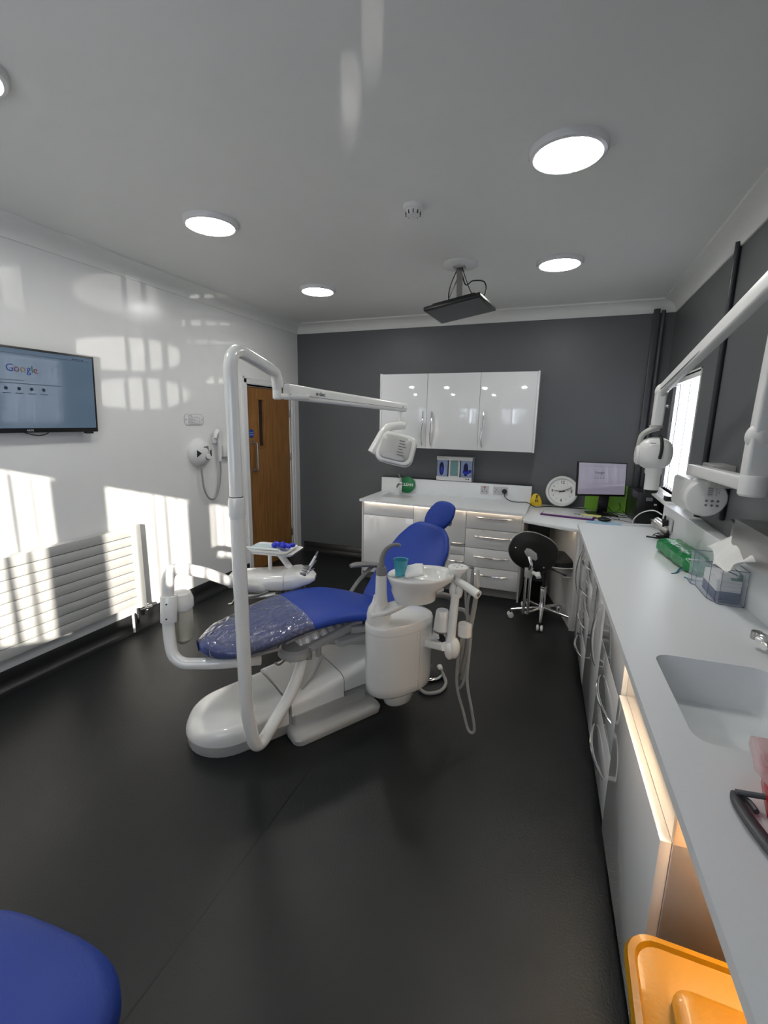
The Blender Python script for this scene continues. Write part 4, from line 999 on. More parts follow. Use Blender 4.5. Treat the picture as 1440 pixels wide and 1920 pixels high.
# ------------------------------------------------------------------ dental chair (local frame: x across, y towards the head end)
CH = Vector((-1.59, 1.78, 0)); CM = xyz(*CH) @ RZ(-32)
ch = emp('dental_chair', CH, R(-32), 'blue upholstered dental chair with white base in the middle of the room', 'dental chair')
def lerp_tab(tab, t):
    for (a, va), (b, vb) in zip(tab, tab[1:]):
        if a <= t <= b:
            f = (t-a)/(b-a); f = f*f*(3-2*f) if False else f
            return va+(vb-va)*f
    return tab[0][1] if t < tab[0][0] else tab[-1][1]
def smooth_tab(tab, t):
    n = len(tab)
    for i in range(n-1):
        if tab[i][0] <= t <= tab[i+1][0]:
            a, b = tab[i], tab[i+1]; h = b[0]-a[0]; f = (t-a[0])/h
            m0 = (b[1]-tab[i-1][1])/(b[0]-tab[i-1][0])*h if i > 0 else (b[1]-a[1])
            m1 = (tab[i+2][1]-a[1])/(tab[i+2][0]-a[0])*h if i+2 < n else (b[1]-a[1])
            return (2*f**3-3*f**2+1)*a[1]+(f**3-2*f**2+f)*m0+(-2*f**3+3*f**2)*b[1]+(f**3-f**2)*m1
    return tab[0][1] if t < tab[0][0] else tab[-1][1]
# base covers
ztop = [(-.215, .066), (-.200, .098), (-.14, .135), (0, .160), (.27, .185), (.45, .205), (.62, .235), (.85, .30), (1.15, .36)]
def hwf(t): return .212*math.sqrt(max(0.0, 1-(min(0, t)/.215)**2)) if t < 0 else .212+.012*min(1, t)
def cover(mb, t0, t1, z0f, n=14, inset=0., rr=.045, grow=0.):
    secs = []
    for i in range(n+1):
        t = t0+(t1-t0)*i/n
        if t0 < 0: f = i/n; t = t0+(t1-t0)*(1-math.cos(f*PI/2)) if f < 1 else t1
        hw = max(.004, hwf(max(t, -.2148))-inset)+grow; zt = smooth_tab(ztop, t)+grow; z0 = z0f(t)
        e = 1.0
        r = min(rr, hw*.9, (zt-z0)*.9); sec = [Vector((-hw, t, z0)), ]
        for k in range(5): a = PI-PI/2*k/4; sec.append(Vector((-hw+r+r*math.cos(a), t, zt-r+r*math.sin(a))))
        sec.append(Vector((-hw*.45, t, zt+.006))); sec.append(Vector((0, t, zt+.009))); sec.append(Vector((hw*.45, t, zt+.006)))
        for k in range(5): a = PI/2-PI/2*k/4; sec.append(Vector((hw-r+r*math.cos(a), t, zt-r+r*math.sin(a))))
        sec.append(Vector((hw, t, z0)))
        secs.append([CM @ p for p in sec])
    mb.loft(secs)
mb = MB(); cover(mb, -.215, .262, lambda t: .062, 20)
build('front_cover', mb, M_unit, ch, ang=40)
mb = MB(); cover(mb, .276, .604, lambda t: .105, 8, grow=.010)
build('middle_cover', mb, M_unit, ch, ang=40)
mb = MB(); cover(mb, .614, 1.13, lambda t: .135, 12, grow=.002)
build('rear_cover', mb, M_unit, ch, ang=40)
out = [(-.205*math.sin(PI*i/16-PI/2)*-1, -.205*math.cos(PI*i/16-PI/2)) for i in range(17)]
pts = [(.205*math.cos(PI+PI*i/16), .208*math.sin(PI+PI*i/16)) for i in range(17)] + [(.21, 1.13), (-.21, 1.13)]
build('base_skirt', MB().prism(pts, 0.0, .066, CM).prism([(-.205, .268), (.205, .268), (.205, 1.13), (-.205, 1.13)], .04, .112, CM), M_unit2, ch, bev=.003)
mb = MB(); secs = []
for z, g in ((0.002, 0), (.030, .004), (.045, -.004), (.052, -.02)):
    secs.append([CM @ p for p in rsec(.19, .345+g, .245-g, .80+g, .045, z)])
mb.loft(secs); mb.prism([(.19, .27), (.235, .29), (.235, .75), (.19, .78)], .04, .11, CM)
build('foot_plate', mb, M_unit2, ch, ang=45)
build('cover_screw', MB().cyl(CM @ Vector((.216, .40, .125)), CM @ Vector((.222, .40, .125)), .006), M_ink, ch)
# cushions
def cushion(mb, path, hws, th, n=30, p=.55, seg=26, crown=.012, M=CM, skew=(0, 0)):
    """path: table s->(y,z) of the cushion mid-surface, hws: table s->half width"""
    secs = []
    for i in range(n+1):
        f = i/n; s = (1-math.cos(PI*f))/2
        y, z = smooth_tab([(q[0], q[1]) for q in path], s), smooth_tab([(q[0], q[2]) for q in path], s)
        e = 1e-3; s1, s0 = min(1, s+e), max(0, s-e)
        dy = smooth_tab([(q[0], q[1]) for q in path], s1)-smooth_tab([(q[0], q[1]) for q in path], s0)
        dz = smooth_tab([(q[0], q[2]) for q in path], s1)-smooth_tab([(q[0], q[2]) for q in path], s0)
        d = Vector((0, dy, dz)).normalized(); nn = Vector((0, -d.z, d.y))
        endf = min(1, (1-abs(2*s-1)**14)**.5+.02)
        hw = max(.004, smooth_tab(hws, s)); t = th*endf
        sec = []
        for k in range(seg):
            a = 2*PI*k/seg; x = hw*sgn(math.cos(a), p); h = t*sgn(math.sin(a), .75)
            if math.sin(a) > 0: h += crown*(1-(x/hw)**2)
            sec.append(M @ (Vector((x+skew[0]+(skew[1]-skew[0])*s, y, z))+nn*h))
        secs.append(sec)
    return mb.loft(secs)
seat_path = [(0, -.118, .520), (.10, 0, .535), (.25, .18, .565), (.42, .38, .600), (.56, .54, .607), (.70, .70, .588), (.83, .86, .535), (.93, .98, .485), (1, 1.07, .47)]
seat_hw = [(0, .03), (.02, .075), (.05, .125), (.1, .185), (.18, .222), (.3, .242), (.55, .262), (.8, .27), (.95, .262), (1, .20)]
mb = MB(); cushion(mb, seat_path, seat_hw, .042, 44)
seat = build('seat_cushion', mb, M_blue, ch, ang=60)
# clear foot sleeve: a film just outside the toe half of the cushion
mb = MB(); secs = []; rnd = random.Random(3)
N = 26
for i in range(N+1):
    s = .0+.44*(i/N)**1.2
    y, z = smooth_tab([(q[0], q[1]) for q in seat_path], s), smooth_tab([(q[0], q[2]) for q in seat_path], s)
    y2, z2 = smooth_tab([(q[0], q[1]) for q in seat_path], s+.01), smooth_tab([(q[0], q[2]) for q in seat_path], s+.01)
    d = Vector((0, y2-y, z2-z)).normalized(); nn = Vector((0, -d.z, d.y)); hw = smooth_tab(seat_hw, s)+.006; row = []
    for k in range(-14, 15):
        a = PI/2-PI*.64*k/14
        x = hw*sgn(math.cos(PI/2-a+PI/2) if False else math.sin(PI*.64*k/14) if abs(k) < 11 else math.sin(PI*.64*k/14), .55)
        h = .045*sgn(math.cos(PI*.64*k/14), .75)+(.012*(1-min(1, (x/hw)**2)))
        j = .0035*math.sin(i*1.1+k*.5)*math.sin(i*.37+2)+.003*math.sin(i*.7-k*1.3+1)*math.sin(k*.4+i*.2)+rnd.uniform(0, .0014)
        row.append(CM @ (Vector((x, y-(.006 if i == 0 else 0), z))+nn*(h+.002+abs(j))))
    secs.append(row)
mb.loft(secs, caps=False, closed=False)
build('foot_sleeve', mb, M_film, seat, ang=70, label='clear crinkled plastic sleeve over the toe end of the blue cushion')
back_path = [(0, 1.03, .475), (.2, 1.13, .575), (.45, 1.26, .725), (.7, 1.37, .855), (.88, 1.435, .945), (1, 1.47, .995)]
back_hw = [(0, .20), (.06, .235), (.3, .268), (.5, .278), (.7, .262), (.84, .215), (.93, .165), (.98, .12), (1, .07)]
mb = MB(); cushion(mb, back_path, back_hw, .032, 34)
build('backrest_cushion', mb, M_blue, ch, ang=60)
bk = [(q[0], q[1]+.030, q[2]-.026) for q in back_path]
mb = MB(); cushion(mb, bk, [(a, b*.94) for a, b in back_hw], .016, 20, crown=0)
build('backrest_shell', mb, M_unit2, ch)
hd_path = [(0, 1.488, .945), (.5, 1.535, 1.045), (1, 1.585, 1.145)]
hd_hw = [(0, .03), (.04, .062), (.15, .098), (.5, .125), (.85, .098), (.96, .062), (1, .03)]
mb = MB(); cushion(mb, hd_path, hd_hw, .032, 28, p=.95, crown=.006, skew=(-.022, .022))
hr = build('headrest', mb, M_blue, ch, ang=60)
mb = MB().tube([CM @ Vector(p) for p in ((0, 1.46, .90), (0, 1.52, .93), (0, 1.575, 1.01))], .022, 10, 4, flat=(.5, 1.5)); mb.cyl(CM @ Vector((-.05, 1.58, 1.0)), CM @ Vector((.06, 1.58, 1.0)), .022)
build('headrest_hinge', mb, M_greyink, hr)
# armrests
L = lambda *p: CM @ Vector(p)
mb = MB().tube([L(-.355, 1.02, .672), (L(-.35, 1.06, .676)), L(-.34, 1.15, .668), L(-.325, 1.27, .640), L(-.31, 1.34, .63)], [.018, .027, .027, .024, .02], 14, 6, flat=(.7, 1.2))
build('armrest', mb, M_greyrub, ch)
build('armrest_strut', MB().tube([L(-.335, 1.20, .648), L(-.335, 1.08, .56), L(-.32, .98, .46), L(-.28, .92, .38)], .015, 10, 5, flat=(.8, 1.3)), M_greyrub, ch)
mb = MB().tube([L(.27, 1.18, .60), L(.33, 1.14, .655), L(.375, 1.20, .655), L(.395, 1.27, .63), L(.40, 1.31, .585)], [.018, .022, .024, .022, .014], 14, 6, flat=(.8, 1.2))
build('armrest', mb, M_greyrub, ch)
build('armrest_strut', MB().tube([L(.34, 1.15, .64), L(.30, 1.06, .55), L(.26, 1.0, .46)], .012, 10, 5), M_greyrub, ch)
# lift frame
mb = bar(MB(), L(.02, .30, .50), L(.02, .62, .545), .20, .05); bar(mb, L(.03, .40, .47), L(.03, 1.02, .30), .14, .055, .18, .07); bar(mb, L(.14, .30, .405), L(.14, .78, .50), .035, .05); bar(mb, L(-.14, .30, .405), L(-.14, .78, .50), .035, .05)
build('lift_frame', mb, M_unit2, ch, ang=50)
mb = MB(); secs = []
for i in range(29):
    r = .045+(.010 if i % 4 < 2 else 0)
    c = L(.07, .38+.40*i/28, .452-.03*i/28*1.0); secs.append([c+Vector((math.cos(32/57.3)*r*math.cos(a), -math.sin(32/57.3)*r*math.cos(a), r*math.sin(a))) for a in [2*PI*k/16 for k in range(16)]])
mb.loft(secs); build('rubber_bellows', mb, M_unit, ch, ang=20)
mb = MB().lathe([(.0, 0), (.085, 0), (.095, .012), (.092, .04), (.075, .055), (0, .058)], L(.10, .36, .395), 28)
build('turntable', mb, M_unit2, ch)
build('under_tray', MB().prism([(-.10, .02), (.13, .02), (.15, .25), (-.12, .25)], .472, .49, CM), M_unit2, ch, bev=.006)
build('seat_bracket', bar(MB(), L(.15, .70, .475), L(.27, 1.02, .47), .05, .05, .03, .03), M_unit2, ch, ang=50)
mb = MB().tube([L(.13, .52, .36), L(.16, .44, .28), L(.17, .36, .22)], .011, 8, 4); mb.cyl(L(.115, .44, .40), L(.115, .44, .35), .018).cyl(L(.115, .50, .41), L(.115, .50, .35), .018)
build('pivot_pins', mb, M_unit2, ch)
build('cable', MB().tube([L(.20, .20, .44), L(.16, .24, .40), L(.12, .30, .40)], .006, 8, 5), M_hose, ch)
build('seat_shell', MB().prism([(-.19, .60), (.19, .60), (.22, 1.04), (-.22, 1.04)], .40, .44, CM), M_unit2, ch, bev=.012)

# operating light on its bent pole
ol = emp('dental_light', (-1.30, 1.64, 0), 0, 'tall white bent pole carrying the dental operating light over the chair', 'dental light')
PX, PY = -1.336, 1.625
pts = [L(.10, .40, .36), L(.185, .285, .215), (PX+.02, PY+.02, .052), (PX, PY, .24)]
mb = MB().rtube([(-1.275, 2.045, .36), (-1.262, 1.93, .255), (PX+.03, PY+.02, .052), (PX, PY, .30), (PX, PY, .90), (PX, PY, 1.335)], .0325, .095, 24, 12)
build('lower_pole', mb, M_unit, ol, ang=60)
build('pole_collar', MB().lathe([(.0325, 1.26), (.036, 1.275), (.037, 1.34), (.034, 1.352), (.028, 1.356), (0, 1.356)], (PX, PY, 0), 32), M_unit, ol)
mb = MB().rtube([(PX, PY, 1.35), (PX, PY, 2.0), (-1.368, 2.005, 1.925), (-1.374, 2.022, 1.86)], .0285, .11, 24, 12)
build('upper_pole', mb, M_unit, ol, ang=60)
build('pole_joint_ring', MB().lathe([(.0292, 1.354), (.0292, 1.359)], (PX, PY, 0), 32), M_ink, ol)
mb = MB().lathe([(.0, 1.795), (.016, 1.796), (.023, 1.803), (.023, 1.838), (.0225, 1.839), (.0225, 1.84), (.023, 1.841), (.023, 1.90)], (-1.374, 2.018, 0), 24)
build('hinge_post', mb, M_unit, ol)
mb = bar(MB(), (-1.355, 2.02, 1.812), (-1.24, 2.105, 1.812), .035, .028)
build('hinge_knuckle', mb, M_unit, ol, ang=50)
A0, A1 = Vector((-1.335, 2.04, 1.835)), Vector((-.985, 2.875, 1.785))
sa = build('spring_arm', bar(MB(), A0, A1, .055, .078, .04, .056, r=.016), M_unit, ol, ang=50)
mb = MB(); dA = (A1-A0).normalized(); side = dA.cross(Vector((0, 0, 1))).normalized()
mb.tube([A0+side*.0285+Vector((0, 0, -.012)), A1+side*.0205+Vector((0, 0, -.009))], .0012, 6)
for q, r in ((.045, .006), (.09, .0035)): mb.cyl(A0+dA*q+side*.027+Vector((0, 0, -.022+q*.2)), A0+dA*q+side*.0295+Vector((0, 0, -.022+q*.2)), r)
mb.cyl(A1-dA*.04+side*.020, A1-dA*.04+side*.0222, .004)
build('arm_seam', mb, M_greyink, sa)
tm = Matrix([[*dA, 0], [0, 0, 1, 0], [*side, 0], [0, 0, 0, 1]]).transposed()
tm = Matrix.Translation(A0+dA*.20+side*.0282+Vector((0, 0, .008))) @ tm
build('maker_lettering', MB().text('a·dec', .030, tm, bold=True), M_greyink, sa, sm=False)
mb = MB().cyl((-1.005, 2.845, 1.775), (-1.005, 2.845, 1.70), .013).lathe([(.0135, 1.688), (.017, 1.688), (.017, 1.712), (.0135, 1.712)], (-1.005, 2.845, 0), 20)
build('drop_post', mb, M_unit, ol)
mb = MB().tube([(-.965, 2.85, 1.668), (-.995, 2.843, 1.672), (-1.06, 2.815, 1.662), (-1.095, 2.797, 1.63), (-1.125, 2.77, 1.565), (-1.16, 2.74, 1.495)], [.022, .027, .028, .030, .030, .026], 18, 6, flat=(1.0, 1.25))
build('yoke_arm', mb, M_unit, ol)
mb = MB().cyl((-1.115, 2.775, 1.552), (-1.00, 2.765, 1.535), .0085); mb.ell((-1.035, 2.762, 1.54), (.018, .014, .02), 14, 8)
build('grip_bar', mb, M_unit, ol)
# head shell facing away from the camera: rounded square with hollow rim
HM = xyz(-1.012, 2.80, 1.520) @ RZ(14) @ RX(76) @ RZ(-12)
secs = []
for sc, z in ((.86, .045), (.95, .040), (1.0, .02), (1.0, -.01), (.93, -.035)):
    secs.append([HM @ Vector((q.x*sc, q.y*sc, z)) for q in rrect(-.125, .125, -.102, .102, .055, 6)])
mb = MB().loft(secs)
hsh = build('lamp_head', mb, M_unit, ol, ang=40)
mb = MB().loft([[HM @ Vector((q.x*s, q.y*s, z)) for q in rrect(-.10, .10, -.082, .082, .045, 6)] for s, z in ((1.0, .044), (.90, .058), (.55, .066))])
build('rear_dome', mb, mat('pale_grey_lamp_back', (.50, .495, .47), .3, var=.04), hsh, ang=40)
mb = MB()
for i in range(6): mb.box(.018+.004*(i % 2), .052+.008*(i % 3), .045-.018*i, .051-.018*i, .055, .0675, 0, HM)
build('vent_slots', mb, M_greyink, hsh)
mb = MB(); mb.box(.105, .127, -.05, .06, -.012, .014, 0, HM)
build('side_grip', mb, M_greyrub, hsh, bev=.008)

# delivery unit (instrument head on the far side)
du = emp('delivery_unit', (-1.65, 2.42, .3), 0, 'white instrument delivery unit behind the light pole, on a curved tube arm', 'delivery unit')
mb = MB().rtube([(-1.42, 1.86, .43), (-1.56, 1.715, .452), (-1.775, 1.615, .452), (-1.822, 1.64, .62), (-1.825, 1.672, .955), (-1.715, 1.80, .90), (-1.73, 2.10, .72), (-1.72, 2.30, .63)], .030, .10, 20, 10)
build('support_tube', mb, M_unit, du, ang=60)
build('tube_clamp', MB().cyl((-1.8195, 1.645, .665), (-1.823, 1.664, .80), .041, .041, 28), M_unit, du, bev=.002)
build('clamp_screws', MB().cyl((-1.800, 1.617, .695), (-1.798, 1.611, .695), .004).cyl((-1.803, 1.627, .77), (-1.801, 1.621, .77), .004), M_ink, du)
mb = MB().lathe([(.0, .50), (.022, .50), (.05, .53), (.056, .60), (.055, .69), (.045, .705), (0, .705)], (-1.83, 1.745, 0), 28)
build('water_bottle', mb, mat('milky_bottle_plastic', (.62, .60, .50), .3, trans=.3, var=.03), du)
build('bottle_cap', MB().lathe([(.0, .70), (.058, .70), (.063, .71), (.063, .755), (.052, .785), (0, .79)], (-1.83, 1.745, 0), 28), M_unit, du)
DM = xyz(-1.66, 2.425, .67) @ RZ(22)
def dsec(x, hw, zb, zt, yo=0): 
    o = []
    for k in range(20):
        a = 2*PI*k/20; y = hw*sgn(math.cos(a), .5); z = (zt+zb)/2+(zt-zb)/2*sgn(math.sin(a), .6); o.append(DM @ Vector((x, y+yo, z)))
    return o
mb = MB().loft([dsec(-.34, .05, -.03, .02), dsec(-.32, .10, -.05, .04), dsec(-.10, .12, -.06, .055), dsec(.02, .12, -.06, .062), dsec(.035, .118, -.058, .060)])
build('unit_body', mb, M_unit, du, ang=45)
mb = MB().loft([dsec(.037, .118, -.058, .062), dsec(.08, .12, -.055, .072), dsec(.12, .118, -.045, .075), dsec(.20, .09, -.012, .04), dsec(.225, .05, .0, .022)])
build('instrument_head', mb, M_unit, du, ang=45)
mb = MB()
for i, y in enumerate((-.075, -.025, .025, .07)): mb.box(.135, .175, y-.012, y+.012, .045, .066, 0, DM)
build('holder_slots', mb, M_greyink, du, bev=.004)
def hp(a, b, c_, r=.010, m1=M_white):
    o = build('handpiece', MB().tube([DM @ Vector(a), DM @ Vector(b)], [r, r*.9], 12), m1, du)
    build('handpiece_tip', MB().tube([DM @ Vector(b), DM @ Vector(c_)], [r*.85, r*.5], 10), M_greyink, o)
hp((.16, .07, .03), (.215, .10, .125), (.228, .107, .155)); hp((.16, .02, .03), (.205, .03, .085), (.228, .035, .115), .007, M_steel); hp((.16, -.05, .02), (.195, -.045, .07), (.225, -.045, .085), .006, M_chrome)
build('instrument_hose', MB().tube([DM @ Vector(p) for p in ((.13, -.02, -.04), (.11, -.02, -.2), (.05, .03, -.36), (-.03, .05, -.32), (-.02, .06, -.1))], .006, 8, 6), M_hose, du)
build('instrument_hose', MB().tube([DM @ Vector(p) for p in ((.15, .05, -.03), (.14, .05, -.22), (.08, .08, -.38), (.0, .10, -.34), (.01, .1, -.1))], .006, 8, 6), M_hose, du)
build('instrument_hose', MB().tube([DM @ Vector(p) for p in ((-.02, -.04, -.05), (-.02, -.04, -.16), (-.06, 0, -.3))], .007, 8, 6), M_hose, du)
build('swing_handle', MB().tube([DM @ Vector(p) for p in ((-.06, -.11, -.05), (-.14, -.14, -.07), (-.24, -.15, -.075), (-.28, -.14, -.12), (-.31, -.13, -.13))], [.010, .012, .012, .008, .006], 10, 5), M_steel, du)
build('handle_plate', bar(MB(), DM @ Vector((-.02, -.10, -.07)), DM @ Vector((-.22, -.13, -.085)), .05, .014), M_unit, du)
build('tray_post', MB().cyl(DM @ Vector((-.075, .02, .05)), DM @ Vector((-.075, .02, .168)), .013), M_unit, du)
build('tray_arm', bar(MB(), DM @ Vector((.06, .02, .06)), DM @ Vector((-.02, .06, .15)), .045, .03), M_unit, du, ang=50)
TM = DM @ xyz(-.03, .03, .178) @ RZ(-14)
def tray(mb, w, h, z, lip, M, dx=0, dy=0):
    secs = []
    for s, zz in ((.86, z), (.86, z), (.92, z), (1.0, z+lip), (.985, z+lip), (.91, z+.003), (.5, z+.003)):
        secs.append([M @ Vector((q.x*s+dx, q.y*s+dy, zz)) for q in rrect(-w/2, w/2, -h/2, h/2, .03, 5)])
    return mb.loft(secs)
build('tray_holder', tray(MB(), .30, .215, -.004, .016, TM), M_unit, du, ang=30)
it = emp('instrument_tray', TM @ Vector((0, 0, .005)), 0, 'white disposable tray with blue gloves resting on the delivery unit', 'tray')
build('tray_liner', tray(MB(), .285, .19, .006, .018, TM, -.03, .005), M_paper, it, ang=30)
mb = MB(); mb.box(-.17, .02, -.055, .065, .018, .024, 0, TM @ RZ(6))
build('wrapper', mb, mat('pale_wrapper_film', (.55, .68, .70), .3, var=.1, vscale=40), it)
build('instruments', MB().cyl(TM @ Vector((-.22, -.05, .026)), TM @ Vector((.02, -.045, .024)), .004).cyl(TM @ Vector((-.19, -.065, .028)), TM @ Vector((.05, -.055, .024)), .0035), M_white, it)
gl2 = emp('blue_gloves', TM @ Vector((.05, .0, .03)), 0, 'bunched cobalt blue nitrile gloves lying on the instrument tray', 'gloves')
mb = MB(); rnd = random.Random(2)
for x, y, a, l in ((-.01, 0, 10, .05), (.035, .015, 60, .04), (.06, -.01, -20, .05), (.01, .02, 120, .04), (.08, .02, 70, .035), (.03, -.02, -50, .045), (-.035, -.005, 160, .035)):
    mb.ell(TM @ Vector((x+.02, y, .034+rnd.uniform(0, .012))), (l*.62, .017, .015), 16, 10, mtx=RZ(a) @ RY(rnd.uniform(-25, 25)), p=.85)
build('glove_bundle', mb, M_glove, gl2, ang=70)

# cuspidor column
cu = emp('cuspidor_unit', (-.757, 2.21, .2), 0, 'white spittoon column with oval bowl and grey spout beside the dental chair', 'cuspidor')
KM = xyz(-.757, 2.215, 0) @ RZ(-36)     # local y along the long axis
def esec(rx, ry, z, n=40, p=.85, dx=0, dy=0, M=KM): return [M @ Vector((rx*sgn(math.cos(2*PI*k/n), p)+dx, ry*sgn(math.sin(2*PI*k/n), p)+dy, z)) for k in range(n)]
build('column_body', MB().loft([esec(.10, .175, .232), esec(.116, .194, .25), esec(.120, .198, .30), esec(.121, .20, .60)]), M_unit, cu, ang=50)
build('column_lid', MB().loft([esec(.122, .201, .602), esec(.123, .202, .635), esec(.116, .194, .652), esec(.09, .165, .660), esec(.05, .10, .664)]), M_unit, cu, ang=50)
mb = MB().loft([esec(.045, .07, .135, p=1), esec(.060, .085, .15, p=1), esec(.075, .12, .235, p=1)])
build('drain_funnel', mb, M_unit, cu, ang=50)
mb = MB()
for z in (.56, .295): mb.box(.118, .127, .03, .042, z-.022, z+.022, 0, KM)
build('door_catch', mb, M_unit, cu, bev=.004)
mb = MB()
ring_ = esec(.1215, .2005, 0)
for k in (36, 13):
    pass
i0 = KM @ Vector((-.112, -.075, 0)); 
build('panel_seam', MB().tube([KM @ Vector((.1212, .052, .24)), KM @ Vector((.1212, .052, .60))], .0008, 6), M_unit2, cu)
build('panel_seam', MB().tube([KM @ Vector((-.02, -.2000, .24)), KM @ Vector((-.02, -.2000, .60))], .0008, 6), M_unit2, cu)
# neck and arm carrying the bowl
mb = MB().loft([[Vector((cx+rr*math.cos(2*PI*k/24)*1.05, cy+rr*math.sin(2*PI*k/24), z)) for k in range(24)] for cx, cy, rr, z in ((-.835, 2.10, .062, .655), (-.835, 2.10, .062, .70), (-.833, 2.10, .055, .735), (-.83, 2.10, .04, .765), (-.828, 2.10, .034, .80))])
build('bowl_pedestal', mb, M_unit, cu, ang=50)
mb = MB().tube([(-.86, 2.09, .705), (-.78, 2.11, .735), (-.70, 2.15, .77), (-.62, 2.22, .80), (-.55, 2.28, .825)], [.030, .030, .024, .022, .02], 16, 6, flat=(.9, 2.0))
build('bowl_arm', mb, M_unit, cu, ang=60)
build('spout_holder', MB().lathe([(.036, .78), (.031, .83), (.028, .93), (0, .93)], (-.812, 2.068, 0), 24), M_unit, cu)
build('spout_sleeve', MB().lathe([(.029, .93), (.027, .955), (.022, .972), (0, .972)], (-.812, 2.068, 0), 24), M_greyrub, cu)
build('water_spout', MB().tube([(-.812, 2.068, .965), (-.812, 2.072, 1.01), (-.80, 2.08, 1.05), (-.775, 2.09, 1.078), (-.74, 2.10, 1.088), (-.725, 2.105, 1.08)], [.016, .013, .0115, .0105, .009, .007], 12, 6), M_greyrub, cu)
BMt = xyz(-.635, 2.185, .92) @ RZ(40)
def bsec(rx, ry, z, dx=0, dy=0, n=44): return [BMt @ Vector((rx*math.cos(2*PI*k/n)+dx, ry*math.sin(2*PI*k/n)+dy, z)) for k in range(n)]
mb = MB().loft([bsec(.11, .085, -.135, -.03), bsec(.125, .092, -.08, -.035), bsec(.15, .108, -.055, -.01), bsec(.172, .125, -.030), bsec(.182, .134, -.008), bsec(.183, .135, 0), bsec(.178, .130, .006), bsec(.168, .121, .003)]
               + [bsec(.11, .105, .0, .045), bsec(.103, .098, -.008, .047), bsec(.09, .085, -.035, .047), bsec(.055, .05, -.055, .047), bsec(.012, .012, -.06, .047)])
build('bowl', mb, M_unit, cu, ang=60)
# grey service arm with assistant's instruments
aa = emp('assistant_arm', (-.467, 2.20, .45), 0, 'white assistant instrument post with keypad top and hanging hoses right of the spittoon', 'dental instrument arm')
mb = bar(MB(), (-.70, 2.35, .475), (-.475, 2.205, .545), .13, .04, .11, .045)
build('support_plate', mb, M_unit, aa, ang=50)
build('plate_cap', MB().box(-.03, .03, -.012, .012, -.02, .02, 0, xyz(-.525, 2.20, .585) @ RZ(-30)), M_ink, aa, bev=.003)
build('suction_canister', MB().lathe([(.0, .57), (.046, .57), (.050, .58), (.047, .60), (.038, .68), (.034, .715), (.03, .72), (0, .72)], (-.525, 2.235, 0), 28), M_unit, aa)
build('canister_band', MB().lathe([(.0465, .600), (.0478, .602), (.0470, .612), (.0455, .612)], (-.525, 2.235, 0), 28, caps=False).cyl((-.50, 2.195, .602), (-.49, 2.185, .602), .008), M_steel, aa)
mb = MB().ell((-.467, 2.195, .52), (.030, .034, .052), 18, 12); mb.ell((-.445, 2.20, .535), (.030, .034, .060), 18, 12)
build('lower_joint', mb, M_unit, aa)
build('joint_cap', MB().lathe([(.0, .600), (.036, .600), (.037, .655), (.034, .665), (0, .668)], (-.402, 2.235, 0), 28), M_unit, aa)
build('post', bar(MB(), (-.468, 2.195, .53), (-.462, 2.245, .82), .048, .040, .044, .038, r=.016), M_unit, aa, ang=50)
mb = MB().ell((-.478, 2.25, .835), (.020, .024, .040), 16, 10).ell((-.446, 2.255, .830), (.020, .024, .040), 16, 10)
build('upper_joint', mb, M_unit, aa)
mb = MB().lathe([(.016, .85), (.018, .905), (.030, .925), (.045, .940), (.048, .955), (.044, .960), (0, .960)], (-.462, 2.275, 0), 28, sx=1.1)
build('keypad_head', mb, M_unit, aa)
mb = MB()
for a in range(4): mb.cyl(Vector((-.462, 2.275, .9602))+Vector((.02*math.cos(a*PI/2), .02*math.sin(a*PI/2), 0)), Vector((-.462, 2.275, .9612))+Vector((.02*math.cos(a*PI/2), .02*math.sin(a*PI/2), 0)), .006, seg=10)
build('keypad_marks', mb, M_hose, aa)
build('holder_bar', MB().tube([(-.462, 2.26, .885), (-.42, 2.24, .875), (-.36, 2.20, .86), (-.335, 2.185, .853)], [.020, .021, .023, .023], 18, 4), M_unit, aa)
build('bar_end_hole', MB().cyl((-.3352, 2.185, .853), (-.333, 2.1835, .8525), .010), M_greyrub, aa)
ins = [((-.42, 2.29, .86), (-.425, 2.30, .935), .008, M_steel), ((-.385, 2.28, .86), (-.388, 2.29, .955), .010, M_hose), ((-.355, 2.26, .87), (-.357, 2.27, .955), .013, M_unit2)]
for a, b, r, m_ in ins:
    a, b = Vector(a), Vector(b)
    o = build('suction_tip', MB().tube([a, a+(b-a)*.3, a+(b-a)*.7, b], [r*.9, r, r*.8, r*.5], 12), m_, aa)
build('suction_tip_head', MB().ell((-.392, 2.285, .958), (.014, .008, .007), 12, 8), M_greyink, aa)
hz = [([(-.42, 2.29, .86), (-.41, 2.28, .75), (-.375, 2.25, .55), (-.37, 2.21, .36), (-.335, 2.20, .20), (-.315, 2.20, .085), (-.345, 2.20, .075), (-.38, 2.21, .17), (-.425, 2.215, .32), (-.425, 2.225, .50), (-.41, 2.235, .60)], .0075),
      ([(-.385, 2.28, .86), (-.40, 2.27, .76), (-.39, 2.26, .62), (-.375, 2.24, .45), (-.39, 2.22, .34), (-.42, 2.23, .29), (-.43, 2.24, .36), (-.41, 2.24, .50), (-.405, 2.24, .60)], .0075),
      ([(-.355, 2.26, .87), (-.36, 2.255, .78), (-.375, 2.26, .66), (-.40, 2.28, .50), (-.42, 2.30, .36), (-.43, 2.31, .34)], .0125),
      ([(-.46, 2.33, .70), (-.42, 2.33, .69), (-.39, 2.32, .62), (-.385, 2.31, .50), (-.40, 2.30, .36), (-.42, 2.31, .30)], .011)]
for p, r in hz: build('suction_hose', MB().tube(p, r, 10, 8), M_hose, aa)
